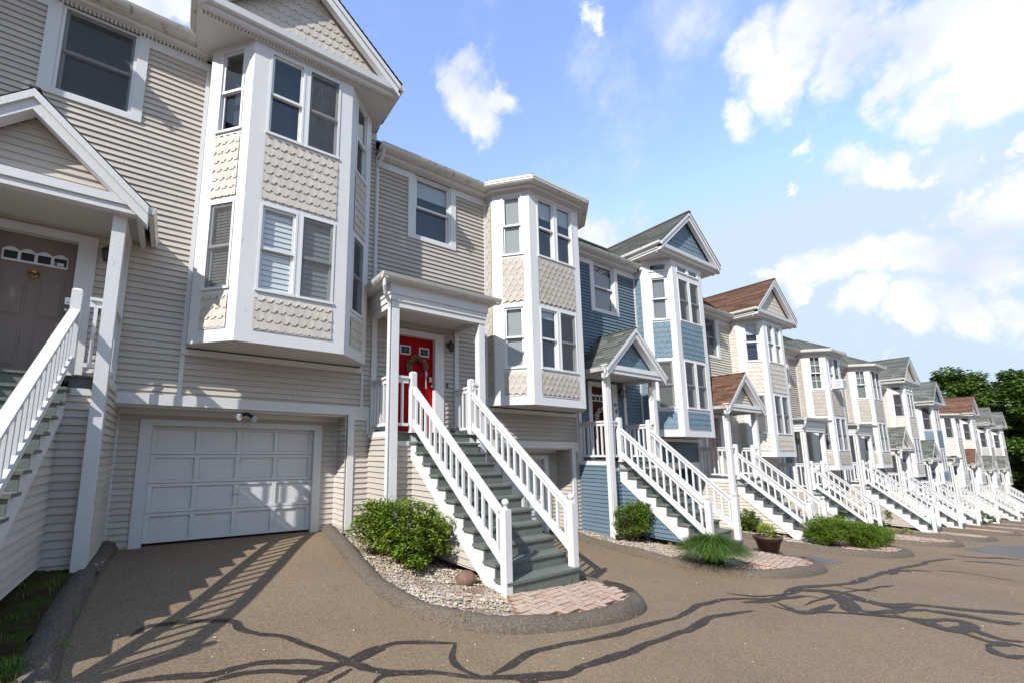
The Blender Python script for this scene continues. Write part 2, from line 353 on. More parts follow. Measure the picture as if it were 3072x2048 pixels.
def grid(xs,ys,zf,m,name):
    mb=MB(); 
    for y in ys:
        for x in xs: mb.v.append((x,y,zf(x,y)))
    k=mb.mi(m); n=len(xs)
    for j in range(len(ys)-1):
        for i in range(n-1): a=j*n+i; mb.f.append([a,a+1,a+n+1,a+n]); mb.m.append(k)
    return link(name,mb.mesh(name,True))
xs=[-60,-30,-14]+[ -8+.3*i for i in range(0,122)]+[29+1.0*i for i in range(0,70)]+[110,140,200,300,400]
ys=[-300,-80,-30,-14,-10,-8]+[-7+.25*i for i in range(0,32)]+[1.2,3,8,14,30,80,300]
def rz(x,y): return road(x,y)+ (.006*math.sin(x*2.1+y*1.3)*math.sin(y*2.7-x*.6) if -8<x<28 and y<-.5 else 0)
struct(grid(xs,ys,rz,'asphalt','road'))
# ---------------------------------------------------------------- windows
def window(fr,u0,u1,z0,z1,look='screen',small=False,sy=.5,border=.032):
    mb=MB(); mb.fr=fr; T='trimw'
    b=border
    # outer casing bead
    for a in ((u0,u0+b,z0,z1),(u1-b,u1,z0,z1),(u0+b,u1-b,z1-b,z1)): mb.box(a[0],a[1],-.075,.012,a[2],a[3],T)
    mb.box(u0-.012,u1+.012,-.075,.026,z0-.018,z0+.022,T)
    a0,a1,c0,c1=u0+b,u1-b,z0+.022,z1-b
    s=.038 if not small else .018; zm=c0+(c1-c0)*sy
    def sash(x0,x1,y0,y1,w):
        mb.box(x0,x0+s,w-.03,w,y0,y1,T); mb.box(x1-s,x1,w-.03,w,y0,y1,T)
        mb.box(x0+s,x1-s,w-.03,w,y0,y0+s,T); mb.box(x0+s,x1-s,w-.03,w,y1-s,y1,T)
        mb.poly([(x0+s,w-.016,y0+s),(x1-s,w-.016,y0+s),(x1-s,w-.016,y1-s),(x0+s,w-.016,y1-s)],'glass')
        if look=='grid' or look=='gridtop' and w>-.03:
            xm=(x0+x1)/2; ym=(y0+y1)/2
            mb.box(xm-.008,xm+.008,w-.013,w-.008,y0+s,y1-s,T); mb.box(x0+s,x1-s,w-.0125,w-.0085,ym-.008,ym+.008,T)
    if small:
        sash(a0,a1,c0,c1,-.02)
    else:
        sash(a0,a1,zm-.022,c1,-.018); sash(a0,a1,c0,zm+.022,-.05)
        mb.box(a0,a1,-.05,-.008,zm-.026,zm+.016,T)
    wb=-.125
    def back(y0,y1,m,w=wb): mb.poly([(a0,w,y0),(a1,w,y0),(a1,w,y1),(a0,w,y1)],m)
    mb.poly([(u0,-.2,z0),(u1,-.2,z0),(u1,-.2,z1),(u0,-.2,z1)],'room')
    if look in('screen','blindscreen','slats','sheerscreen') and not small: mb.poly([(a0,-.002,c0),(a1,-.002,c0),(a1,-.002,c1),(a0,-.002,c1)],'mesh')
    if look=='blindscreen': look='blinds'
    if look=='sheerscreen': look='sheer'
    elif look=='dark': pass
    elif look=='half': back(zm+(c1-zm)*.38,c1,'shade',-.075)
    elif look=='halfscreen': back(zm+(c1-zm)*.7,c1,'shade',-.075); back(c0,zm,'room',-.1)
    elif look=='linen': back(c0,c1,'linen',-.09)
    elif look in('grid','gridtop'): back(c0,c1,'greyblind',-.13)
    elif look=='sheer':
        n=16; 
        for i in range(n):
            xa=a0+(a1-a0)*i/n; xb=a0+(a1-a0)*(i+1)/n; wa=-.11+.02*(i%2); wc=-.11+.02*((i+1)%2)
            mb.poly([(xa,wa,c0),(xb,wc,c0),(xb,wc,c1),(xa,wa,c1)],'curtain')
    elif look in('blinds','slats'):
        z=c0; e=.085 if look=='blinds' else .05
        while z<c1: mb.poly([(a0,-.072,z),(a1,-.072,z),(a1,-.086,min(z+e,c1)),(a0,-.086,min(z+e,c1))],'blindw' if look=='blinds' else 'linen'); z+=e
    return mb
def outline(off):   # bay outline pushed outward by off, as (x,y)
    P=[(1.066,-.27),(1.63,-.872),(3.26,-.872),(3.877,-.27)]
    n=[(-1,0)]+[((b[1]-a[1])/math.hypot(b[0]-a[0],b[1]-a[1]),-(b[0]-a[0])/math.hypot(b[0]-a[0],b[1]-a[1])) for a,b in zip(P,P[1:])]+[(1,0)]
    out=[(P[0][0]-off,0.0)]
    for p,a,b in zip(P,n,n[1:]):
        k=off/(1+a[0]*b[0]+a[1]*b[1]); out.append((p[0]+(a[0]+b[0])*k,p[1]+(a[1]+b[1])*k))
    out.append((P[3][0]+off,0.0)); return out
def ringband(mb,o0,o1,z0,z1,m,y_in=.0):  # band around the bay between offsets
    A=outline(o0);B=outline(o1)
    for i in range(len(A)-1):
        a,b,c,d=A[i],A[i+1],B[i+1],B[i]
        for q in ([a+(z0,),b+(z0,),c+(z0,),d+(z0,)],[d+(z0,),c+(z0,),c+(z1,),d+(z1,)],[a+(z1,),b+(z1,),c+(z1,),d+(z1,)]):
            mb.f.append([len(mb.v)+j for j in range(4)]); mb.v+=q; mb.m.append(mb.mi(m))
THETA=.045
def baluster(h,k=.034):
    def f():
        mb=MB(); mb.box(-k/2,k/2,-k/2,k/2,0,h,'white'); return mb.mesh('baluster')
    return cached(('bal',round(h,3),k),f)
def newel(h,ball):
    def f():
        mb=MB(); a=.052
        mb.box(-a,a,-a,a,0,h-.012,'white')
        if ball:
            mb.box(-a*.92,a*.92,-a*.92,a*.92,h-.012,h,'white'); mb.lathe((0,0,h),[(.034,0),(.034,.012),(.02,.022),(.024,.032),(.017,.042)],'white',12)
            mb.lathe((0,0,h+.082),[(.012,-.043),(.03,-.034),(.043,-.013),(.046,.006),(.04,.026),(.024,.04),(.005,.046)],'white',14)
        else:
            b=len(mb.v)
            for k_,zz in((a,h-.012),(a*.62,h+.012)):
                for p_,q_ in((-1,-1),(1,-1),(1,1),(-1,1)): mb.v.append((p_*k_,q_*k_,zz))
            for f_ in((0,1,5,4),(1,2,6,5),(2,3,7,6),(3,0,4,7),(4,5,6,7)): mb.f.append([b+t_ for t_ in f_]); mb.m.append(0)
        return mb.mesh('newel_post')
    return cached(('newel',round(h,3),ball),f)
def door(parent,color,kind):
    mb=MB()
    u0,u1,z0,z1=-1.19,-.333,2.60,4.545; w=-.07
    P=[]
    if kind=='two': P=[(-1.08,-.82,3.62,4.02),(-.70,-.44,3.62,4.02),(-1.08,-.82,2.78,3.45),(-.70,-.44,2.78,3.45)]
    else: P=[(-1.08,-.82,3.42,3.98),(-.70,-.44,3.42,3.98),(-1.08,-.82,2.76,3.28),(-.70,-.44,2.76,3.28)]
    mb.box(u0,u1,w-.04,w,z0,z1,color)
    for a,b,c,e in P:
        mb.box(a,b,w,w+.007,c,e,color); 
        mb.prism([(a+.03,c+.03),(b-.03,c+.03),(b-.03,e-.03),(a+.03,e-.03)],w+.007,w+.016,color)
    dr=link('front_door',mb,parent)
    k=MB(); k.lathe((0,0,0),[(.012,-.0),(.012,.0)],'steel',8)
    kn=MB(); kn.tube([(-.385,w,3.57),(-.385,w+.03,3.57)],.013,'steel'); kn.tube([(-.385,w+.028,3.57),(-.385,w+.04,3.57),(-.385,w+.06,3.57),(-.385,w+.072,3.57)],[.022,.031,.031,.014],'steel',12)
    link('door_knob',kn.mesh('door_knob',True),dr)
    db=MB(); db.box(-.415,-.355,w,w+.012,3.66,3.76,'steel'); db.tube([(-.385,w+.01,3.705),(-.385,w+.026,3.705)],.022,'steel',12); link('deadbolt',db,dr)
    g=MB()
    if kind=='two':
        for a,b in((-1.105,-.865),(-.665,-.43)):
            if a>-1: link('door_window',g,dr); g=MB()
            g.box(a,b,w,w+.012,4.17,4.36,'white'); g.box(a+.028,b-.028,w+.012,w+.0135,4.198,4.332,'leadglass')
            g.prism([((a+b)/2-.07,4.265),((a+b)/2,4.205),((a+b)/2+.07,4.265),((a+b)/2,4.325)],w+.0136,w+.0145,'screen')
    else:
        a0=-1.105; n=4; cw=.168
        pts=[(a0,4.15)]+[(a0+n*cw,4.15)]
        top=[]
        for i in range(n):
            for j in range(9): t=j/8; top.append((a0+i*cw+t*cw,4.30+.045*math.sin(math.pi*t)))
        g.prism(pts+top[::-1],w,w+.014,'white')
        for i in range(n): g.box(a0+i*cw+.02,a0+(i+1)*cw-.014,w+.014,w+.0155,4.178,4.285,'leadglass')
    link('door_window',g,dr)
    return dr
def coach_lamp(parent,square=False):
    mb=MB(); x,w,z=0.0,.13,4.46
    mb.box(x-.035,x+.035,.02,.035,z-.03,z+.07,'black')
    mb.tube([(x,.03,z+.04),(x,.08,z+.10),(x,.13,z+.09),(x,w,z+.05)],.008,'black',6)
    if square:
        mb.box(x-.07,x+.07,w-.07,w+.07,z+.03,z+.045,'black'); mb.box(x-.055,x+.055,w-.055,w+.055,z-.15,z-.14,'black'); mb.box(x-.07,x+.07,w-.07,w+.07,z-.155,z-.15,'black')
        for sx in(-1,1):
            for sy in(-1,1): mb.box(x+sx*.052-.006,x+sx*.052+.006,w+sy*.052-.006,w+sy*.052+.006,z-.14,z+.03,'black')
        mb.box(x-.035,x+.035,w-.035,w+.035,z-.13,z+.03,'shade')
    else:
        mb.lathe((x,w,z),[(.075,0),(.07,.02),(.045,.045),(.012,.06)],'black',8)
        mb.lathe((x,w,z),[(.034,-.14),(.055,-.0)],'screen',8)
        for i in range(8):
            a=i*math.pi/4+.39; ca,sa=math.cos(a),math.sin(a)
            mb.tube([(x+.06*ca,w+.06*sa,z),(x+.037*ca,w+.037*sa,z-.14)],.004,'black',4)
        mb.lathe((x,w,z-.15),[(.03,0),(.04,.012)],'black',8)
    return link('wall_lantern',mb,parent)
def pipe(parent,pts,name='downspout',r=.032,boot=False,el=True):
    mb=MB(); mb.tube(pts,r,'white',6)
    o=link(name,mb,parent)
    if boot:
        b=MB(); p=Vector(pts[-1]); prof=[]
        for i in range(18): prof.append((.052+.012*(i%2),-.0-.011*i))
        b.lathe((p.x+.0,p.y+.02,p.z+.02),prof[::-1],'black',10); link('drain_boot',b,o)
    return o
# ---------------------------------------------------------------- townhouse
def house(X,Z,W_,o,label):
    H=thing('townhouse',(X,0,Z),label,'townhouse','townhouses in the row')
    S,SHM,sty=o['sid'],o['shm'],o['sty']; tall=o.get('tall',False); gable=o['gable']; xe=-1.765+W_
    gl=[road(X+x,.5)-Z for x in(.6,3.3)]; gb=max(gl)+.02; foot=lambda x,y: road(X+x,y)-Z
    yf=-.9
    gbot=min(foot(-1.7,.0),foot(.2,.0))-.1
    low=min(foot(3.9,0),foot(-1.7,0))-.15
    btop=8.52 if tall else 8.2
    # walls
    mb=MB()
    siding(mb,-1.765,1.08,2.50,7.985,S,[(-1.28,-.22,2,4.62),(-.94,.13,6.69,9),(.267,9,0,2.5)])
    siding(mb,.267,1.07,2.493,2.5,S)
    siding(mb,1.08,3.87,2.493,3.12,S); siding(mb,3.87,xe,2.493,7.985,S)
    siding(mb,3.80,xe,low,2.30,S)
    mb.box(-1.765,xe,-.30,-.21,2.493,8.1,'dark')
    mb.frame(0,.507); mb.fr=(0,.507,1,0)
    siding(mb,.267,3.66,gb-.2,2.34,S,[(.62,3.33,0,2.12)])
    mb.fr=(3.66,.507,0,-1); siding(mb,0,.507,low,2.336,S)      # garage return, faces -x
    mb.fr=(0,0,1,0)
    link('siding_wall',mb,H)
    fb=MB(); fb.box(3.62,xe,-.5,-.012,low-.3,foot(3.8,0)+.16,'concrete'); fb.box(3.3,3.665,-.52,-.49,low-.3,gb+.06,'concrete')
    link('foundation',fb,H)
    # party walls and rear
    pb=MB(); pb.box(-1.765,-1.74,-9,-.02,-2,8.2,S); pb.box(xe-.025,xe,-9,-.02,-2,8.2,S); pb.box(-1.76,xe-.005,-9,-8.98,-2,8.2,S)
    pb.box(.267,3.66,-.75,-.68,gb-.3,2.4,'dark')
    mb2=pb; mb2.prismu([(.2,8.2),(-2.0,10.15),(-9,8.2)],-1.765,-1.745,S); mb2.prismu([(.2,8.2),(-2.0,10.15),(-9,8.2)],xe-.02,xe,S)
    link('party_wall',pb,H)
    # trim
    t=MB(); w='white'
    t.box(.263,xe,-.06,.034,2.336,2.493,w)                       # lintel
    t.box(.267,3.66,-.50,-.02,2.30,2.338,'soffit')
    t.box(.27,3.66,-.5,-.45,2.16+.07,2.30,w)
    t.box(3.682,3.80,-.09,.037,foot(3.75,0)+.14,2.336,w)         # pier post
    t.box(3.80,xe-.03,0,.033,2.25,2.336,w); t.box(xe-.045,xe,0,.034,2.0,2.336,w)
    t.box(3.63,3.66,-.507,-.47,gb,2.30,w); t.box(.267,.30,-.507,-.47,gb-.1,2.30,w)
    t.box(3.90,3.95,0,.033,2.493,3.12,w)
    t.box(3.882,3.92,0,.036,3.12,7.985,w); t.box(-1.765,-1.70,0,.035,4.75,7.985,w); t.box(1.0,1.062,0,.033,2.493,7.985,w)
    t.box(-1.765,-.86,0,.036,7.985,8.13,w); t.box(.057,1.066,0,.036,7.985,8.13,w); t.box(3.877,xe,0,.036,7.985,8.13,w)
    t.box(-1.014,-.86,0,.038,6.65,7.985,w); t.box(.057,.198,0,.038,6.65,7.985,w); t.box(-.86,.057,0,.038,6.65,6.735,w)
    t.box(-1.757,-1.65,0,.05,2.58,4.735,w); t.box(.15,.25,0,.05,2.58,4.735,w)
    t.box(-1.33,-1.19,0,.038,2.577,4.545,w); t.box(-.333,-.12,0,.038,2.577,4.545,w); t.box(-1.33,-.12,0,.040,4.545,4.66,w)
    for a in(-1.2,-.335): t.box(a,a+.014,-.08,.01,2.58,4.545,w)
    t.box(-1.19,-.333,-.08,.01,4.545,4.56,w); t.box(-1.2,-.32,-.08,.05,2.565,2.60,'steel')
    t.box(1.0,3.9,0,.06,3.12,3.21,w)
    # main cornice with dentils
    def cornice(a,b):
        t.box(a,b,0,.10,8.16,8.175,w)
        n=int((b-a)/.052)
        for i in range(n): t.box(a+i*.052,a+i*.052+.028,.03,.068,8.125,8.16,w)
        t.prismu([(0,8.172),(.15,8.172),(.17,8.19),(.17,8.245),(0,8.245)],a,b,w)
    cornice(-1.765,1.0); cornice(3.93,xe)
    link('white_trim',t,H)
    for a,b in((-1.765,.95),(3.98,xe)): gu=MB(); gu.prismu([(.17,8.232),(.25,8.228),(.31,8.25),(.335,8.29),(.35,8.33),(.335,8.333),(.18,8.325)],a,b,'gutter'); link('roof_gutter',gu,H)
    # garage
    gt=MB(); gt.fr=(0,.507,1,0)
    gt.box(.568,.725,-.05,.04,gb-.03,2.067,w); gt.box(3.225,3.367,-.05,.04,gb-.03,2.067,w); gt.box(.568,3.367,-.05,.043,2.067,2.161,w)
    gt.box(.70,.725,-.13,-.05,gb,2.067,w); gt.box(3.225,3.25,-.13,-.05,gb,2.067,w); gt.box(.7,3.25,-.13,-.05,2.067,2.09,w)
    gh=2.067-gb; link('garage_frame',gt,H)
    gd=MB(); gd.fr=(0,.507,1,0); gd.box(.725,3.225,-.12,-.098,gb+.015,2.067,w)
    nr=4 if gh>1.4 else 3
    for r in range(nr):
        z0=gb+.015+r*(gh-.015)/nr; z1=gb+.015+(r+1)*(gh-.015)/nr
        gd.box(.727,3.223,-.098,-.066,z0+.006,z0+.05,w); gd.box(.727,3.223,-.098,-.066,z1-.05,z1-.003,w)
        for c in range(5):
            a=.727+c*(2.496-.07)/4; gd.box(a,a+.07,-.098,-.0665,z0+.05,z1-.05,w)
        for c in range(4):
            a=.727+c*(2.496-.07)/4+.07; b=a+(2.496-.07)/4-.07
            gd.prism([(a+.012,z0+.062),(b-.012,z0+.062),(b-.012,z1-.062),(a+.012,z1-.062)],-.098,-.093,w)
    gdo=link('garage_door',gd,H)
    gk=MB(); gk.fr=(0,.507,1,0); zz=gb+.88*gh/1.81; gk.tube([(1.98,-.07,zz),(1.98,-.058,zz)],.022,'steel',12); link('garage_lock',gk,gdo); gk=MB(); gk.fr=(0,.507,1,0); gk.box(1.92,2.04,-.06,-.045,zz-.17,zz-.155,'steel'); gk.box(1.97,1.99,-.083,-.046,zz-.18,zz-.15,'steel')
    link('garage_handle',gk,gdo)
    # facade window
    wi=link('window',window((0,0,1,0),-.86,.057,6.735,8.13,o['w0'],border=.04),H)
    door(H,o['door'],o.get('dk','arch'))
    coach_lamp(H,o.get('sq',False))
    # bay
    by=MB(); faces=[((1.066,0),(1.066,-.27)),((1.066,-.27),(1.63,-.872)),((1.63,-.872),(3.26,-.872)),((3.26,-.872),(3.877,-.27)),((3.877,-.27),(3.877,0))]
    UW=[(6.63,7.95 if tall else 8.09)]; TR=(8.135,8.36)
    zones=[]
    for i,(p,q) in enumerate(faces):
        L=by.seg(p,q)
        by.box(0,L,-.25,-.21,3.24,btop,'dark') if i in(2,) else None
        if i in(0,4):
            by.box(0,L,-.03,-.005,3.235,btop,w); by.box(L-.06,L,-.03,0,3.235,btop,w); by.box(0,.015,-.03,0,3.235,btop,w)
            zones.append((by.fr,.016,L-.06)); continue
        a,b={1:(.2,.665),2:(.24,1.41),3:(.2,.665)}[i]
        by.box(0,a,-.03,0,3.235,btop,w); by.box(b,L,-.03,0,3.235,btop,w)
        for z0,z1 in((3.235,3.445),(3.955,4.04),(5.43,5.51),(6.565,6.63)): by.box(a,b,-.03,-.001,z0,z1,w)
        by.box(a,b,-.0,.018,4.02,4.04,w); by.box(a,b,-.0,.018,6.61,6.63,w); by.box(a,b,0,.01,3.43,3.447,w)
        if tall: by.box(a,b,-.03,-.001,7.95,8.135,w); by.box(a,b,-.03,-.001,8.36,btop,w)
        else: by.box(a,b,-.03,-.001,8.09,btop,w)
        if i==2:
            for z0,z1 in[(4.04,5.43)]+UW+([TR] if tall else []): by.box(.80,.855,-.08,.006,z0,z1,w)
        zones.append((by.fr,a,b))
    O=outline(0)
    pts=[(x,-y) for x,y in O]
    by.fr=(0,0,1,0)
    k=by.mi('soffit'); by.f.append([by.P(x,y,3.236) for x,y in pts]); by.m.append(k)
    by.f.append([by.P(x,y,btop-.002) for x,y in pts]); by.m.append(k)
    bay=link('bay_window',by,H)
    for i,(fr,a,b) in enumerate(zones):
        st=o.get('front',sty) if i==2 else sty
        if i in(0,4):
            if o.get('ret',True): sm=MB(); sm.fr=fr; shingles(sm,a,b,3.45,7.98,SHM,sty); link('shingle_panel',sm,bay)
            else: continue
            zz=[]
        else: zz=[(3.445,3.955),(5.51,6.565)]
        for z0,z1 in zz: sm=MB(); sm.fr=fr; shingles(sm,a,b,z0,z1,SHM,st); sm.poly([(a,-.008,z0),(b,-.008,z0),(b,-.008,z1),(a,-.008,z1)],SHM); link('shingle_panel',sm,bay)
    wl=o['bw']  # looks: angled upper, angled lower, front upper L,R, front lower L,R, right upper, lower
    for i,(fr,a,b) in enumerate(zones):
        if i in(0,4): continue
        spans=[(a,b)] if i!=2 else [(a,.80),(.855,b)]
        for j,(c,d) in enumerate(spans):
            lk={1:(wl[0],wl[1]),2:((wl[2],wl[4]),(wl[3],wl[5]))[j],3:(wl[6],wl[7])}[i]
            link('window',window(fr,c,d,UW[0][0],UW[0][1],lk[0]),bay); link('window',window(fr,c,d,4.04,5.43,lk[1],sy=.5),bay)
            if tall: link('transom_window',window(fr,c,d,TR[0],TR[1],'dark',small=True,border=.022),bay)
    pre=o['roof']
    # main roof
    rf=MB(); m_=.86
    zr=lambda y: 8.33+m_*(y+.22)
    roofplane(rf,(-1.765,-.24,8.32),(xe,-.24,8.32),(-1.765,2.0,zr(2)),(xe,2.0,zr(2)),pre)
    rf.frame(); rf.poly([(-1.765,-2.0,zr(2)),(xe,-2.0,zr(2)),(xe,-9,8.2),(-1.765,-9,8.2)],pre+'1')
    rf.poly([(-1.765,-2.0,zr(2)-.06),(xe,-2.0,zr(2)-.06),(xe,.2,8.24),(-1.765,.2,8.24)],'wood')
    rf.box(-1.765,xe,-2.06,-1.94,zr(2)-.03,zr(2)+.02,pre+'0')
    roof=link('main_roof',rf,H)
    if gable:
        ge=8.75 if tall else 8.43; pk=ge+1.36; xl,xr,xm=.80,4.09,2.445; yf_=-1.08; sl=(pk-ge)/(xm-xl)
        gm=MB()
        yb=(pk-8.33)/m_-.22; ye=max((ge-8.33)/m_-.22,-.2)
        roofplane(gm,(xl-.03,yf_-.03,ge-.0),(xl-.03,ye,ge-.0),(xm,yf_-.03,pk+.02),(xm,yb,pk+.02),pre)
        roofplane(gm,(xr+.03,yf_-.03,ge-.0),(xr+.03,ye,ge-.0),(xm,yf_-.03,pk+.02),(xm,yb,pk+.02),pre)
        gm.frame(); gm.box(xm-.06,xm+.06,-yb,1.12,pk-.0,pk+.035,pre+'0')
        link('gable_roof',gm,H)
        g=MB(); d=.035
        zb=ge-.235
        # rakes: outline pieces in (u,z)
        for sx,x0 in((1,xl),(-1,xr)):
            for (o1,o2,w0,w1) in((.0,.085,1.05,1.10),(.085,.20,.97,1.075)):
                g.prism([(x0+sx*o1/sl*.0-sx*.0, ge-o1*1.25-.01),(xm,pk-o1*1.25-.005),(xm,pk-o2*1.25),(x0,ge-o2*1.25)],w0,w1,w)
        g.prism([(xl,ge-.02),(xm,pk-.02),(xr,ge-.02)],.0,.872,'soffit') if False else None
        # cornice under pediment
        g.prismu([(.0,zb),(.98,zb),(1.0,zb+.02),(1.0,zb+.075),(1.045,zb+.08),(1.06,zb+.10),(1.075,zb+.2),(1.0,zb+.215),(.0,zb+.215)],xl+.03,xr-.03,w)
        g.box(xl,xl+.03,-.0,1.075,zb+.06,ge-.01,w); g.box(xr-.03,xr,-.0,1.075,zb+.06,ge-.01,w)
        n=int((xr-xl-.1)/.052)
        for i in range(n): g.box(xl+.05+i*.052,xl+.078+i*.052,.90,.93,zb-.034,zb-.001,w)
        g.box(xl+.05,xr-.05,.875,.90,zb-.04,zb-.001,w)
        # raking soffit
        for sx,x0 in((1,xl),(-1,xr)):
            g.poly([(x0,.86,ge-.06),(xm,.86,pk-.06),(xm,1.07,pk-.06),(x0,1.07,ge-.06)],S)
        link('gable_trim',g,H)
        for x0,sx in((xl,-1),(xr,1)):
            gg=MB(); gg.prism([(x0+sx*.0,ge-.11),(x0+sx*.05,ge-.105),(x0+sx*.085,ge-.08),(x0+sx*.10,ge-.01),(x0+sx*.09,ge-.005),(x0,ge-.01)],-ye,1.08,'gutter'); link('roof_gutter',gg,H)
        pd=MB(); pd.fr=(0,-.90,1,0); cl=lambda z:(xl+max(0,(z-ge+.09))/sl+.05,xr-max(0,(z-ge+.09))/sl-.05)
        za=zb+.215
        if o.get('ped','sh')=='sh': shingles(pd,xl,xr,za,pk-.12,SHM,sty if sty!='diamond' else 'scallop',cl)
        else: siding(pd,xl,xr,za,pk-.12,S,clip=cl)
        pd.prism([(xl+.03,ge-.06),(xm,pk-.06),(xr-.03,ge-.06)],-.05,-.008,SHM)
        link('pediment',pd,H)
        # bay roof side cheek between gutter and gable soffit
    else:
        c=MB(); ringband(c,.0,.05,8.16,8.18,w); ringband(c,.0,.13,8.178,8.25,w); ringband(c,.0,.02,8.09,8.14,w)
        Oo=outline(.03)
        for p,q in zip(Oo,Oo[1:]):
            L=c.seg(p,q); n=int(L/.052)
            for i in range(n): c.box(i*.052,i*.052+.028,-.01,.035,8.128,8.162,w)
        link('bay_cornice',c,H)
        q=MB(); ringband(q,.12,.26,8.235,8.26,'gutter'); ringband(q,.2,.275,8.255,8.30,'gutter'); ringband(q,.22,.285,8.30,8.345,'gutter'); link('roof_gutter',q,H)
        hp=MB(); E=outline(.25); a=(2.445,.3,9.15); bk=(2.445,.9,9.15)
        E=[(E[0][0],-.18)]+E[1:-1]+[(E[-1][0],-.18)]
        for p_,q_ in zip(E,E[1:]): roofplane(hp,p_+(8.34,),q_+(8.34,),a,a,pre)
        roofplane(hp,(E[0][0],.2,8.36+.0),(E[0][0],-.18,8.34),bk,a,pre); roofplane(hp,(E[-1][0],-.18,8.34),(E[-1][0],.2,8.36),a,bk,pre)
        hp.frame(); 
        for p_ in E[1:-1]: hp.tube([(p_[0],-p_[1],8.36),(a[0],-a[1],9.17)],.03,pre+'1',5)
        link('bay_roof',hp,H)
    # porch
    pm=MB(); 
    gf=min(foot(-1.7,-.9),foot(.2,-.9))-.12
    gf_l=foot(-1.7,-.9)+.12
    pm.fr=(-1.757,0,0,-1); siding(pm,0,.80,gbot,2.50,S)         # left side faces -x
    pm.fr=(.262,-.8,0,1); siding(pm,0,1.307,gf+.2,2.50,S)        # right side faces +x
    pm.fr=(0,-.80,1,0); siding(pm,-1.62,.13,gf+.22,2.34,S)
    pm.frame(); pm.box(-1.75,.25,.1,.8,gf-.1,gf+.3,'concrete')
    pm.box(-1.72,-1.6,.80,.9,gf-.2,gf+.3,'concrete')
    pm.box(-1.74,.24,.0,.78,2.50,2.577,'step')
    pm.box(-1.62,.13,.78,.802,2.42,2.55,'step'); pm.box(-1.62,.13,.78,.83,2.55,2.578,'step')
    pm.box(-1.62,.13,.79,.832,2.335,2.415,w)
    pm.box(-1.775,-1.757,.0,.80,2.48,2.575,w); pm.box(.262,.28,.0,.80,2.48,2.575,w)
    pm.box(-1.2,-.4,.12,.55,2.578,2.585,'dark') if o.get('mat_') else None
    porch=link('porch',pm,H)
    ptop=4.735
    for a,z0 in((-1.76,gf-.1),(.128,gf-.1)):
        p=MB(); p.box(a,a+.139,.793,.932,z0,ptop,w); link('porch_post',p,porch)
    cg=MB()
    if gable:
        e0=4.80; pkz=e0+1.11; xl,xr,xm=-1.94,.50,-.72; yf_=1.10; sl=(pkz-e0)/(xm-xl)
        cg.box(xl+.10,xr-.10,-.0,1.04,4.735,4.75,'soffit')
        cg.prismu([(.0,4.66),(1.03,4.66),(1.045,4.675),(1.045,4.73),(1.07,4.74),(1.085,4.80),(1.0,4.82),(.0,4.82)],xl+.07,xr-.07,w) if False else None
        cg.box(xl+.07,xr-.07,.93,1.05,4.67,4.765,w); cg.box(xl+.03,xr-.03,.9,1.075,4.765,4.875,w)
        for a in(xl+.07,xr-.13): cg.box(a,a+.06,0,.93,4.67,4.80,w)
        for a in(-1.76,.155): cg.box(a,a+.11,.02,.80,4.65,4.735,w)
        for sx,x0 in((1,xl),(-1,xr)):
            for (o1,o2,w0,w1) in((.0,.07,1.05,1.12),(.07,.19,.93,1.09)):
                cg.prism([(x0,e0-o1*1.2-.0),(xm,pkz-o1*1.2),(xm,pkz-o2*1.2-.02),(x0,e0-o2*1.2-.02)],w0,w1,w)
            cg.poly([(x0,.86,e0-.05),(xm,.86,pkz-.05),(xm,1.09,pkz-.05),(x0,1.09,e0-.05)],S)
        link('porch_canopy',cg,porch)
        pr=MB(); 
        for x0 in(xl,xr):
            dx=-.012 if x0<xm else .012
            roofplane(pr,(x0+dx,-1.118,e0),(x0+dx,0,e0),(xm,-1.118,pkz+.012),(xm,0,pkz+.012),o.get('proof',pre),.28,.12)
        pr.frame(); pr.box(xm-.05,xm+.05,0,1.118,pkz+.0,pkz+.028,o.get('proof',pre)+'0')
        link('porch_roof',pr,porch)
        pp=MB(); pp.fr=(0,-.87,1,0); cl=lambda z:(xl+max(0,(z-e0+.12))/sl+.05,xr-max(0,(z-e0+.12))/sl-.05)
        if o.get('pped','cl')=='cl': siding(pp,xl,xr,4.875,pkz-.1,S,clip=cl)
        else: shingles(pp,xl,xr,4.875,pkz-.1,SHM,sty,cl)
        pp.prism([(xl+.04,e0-.04),(xm,pkz-.05),(xr-.04,e0-.04)],-.04,-.006,S); link('porch_pediment',pp,porch)
        for x0,sx in((xl,-1),(xr,1)): gx=MB(); gx.prism([(x0,e0-.10),(x0+sx*.06,e0-.09),(x0+sx*.085,e0-.0),(x0,e0)],.0,1.10,'gutter'); link('porch_gutter',gx,porch)
    else:
        for d,z0,z1 in((0,4.735,4.84),(.02,4.84,4.95),(.04,4.95,5.15)):
            cg.box(-1.78-d,.28+d,.80,.945+d,z0,z1,w)
            cg.box(-1.78-d,-1.66,.0,.80,z0,z1,w); cg.box(.16,.28+d,.0,.80,z0,z1,w)
        cg.box(-1.7,.2,.0,.85,4.83,4.845,'soffit')
        cg.box(-1.93,.43,.0,1.03,5.145,5.165,w)
        cg.prismu([(1.03,5.145),(1.05,5.165),(.98,5.165)],-1.93,.43,w)
        link('porch_canopy',cg,porch)
        pr=MB(); roofplane(pr,(-1.98,-1.10,5.24),(.5,-1.10,5.24),(-1.6,0,5.42),(.1,0,5.42),pre,.28,.14)
        roofplane(pr,(-1.98,0,5.24),(-1.98,-1.10,5.24),(-1.6,0,5.42),(-1.6,0,5.42),pre,.28,.14)
        pr.frame(); pr.box(-1.95,.47,0,1.06,5.165,5.235,w); link('porch_roof',pr,porch)
        gx=MB(); gp_=[(0,5.15),(.07,5.155),(.10,5.19),(.12,5.245),(.11,5.25),(.0,5.245)]
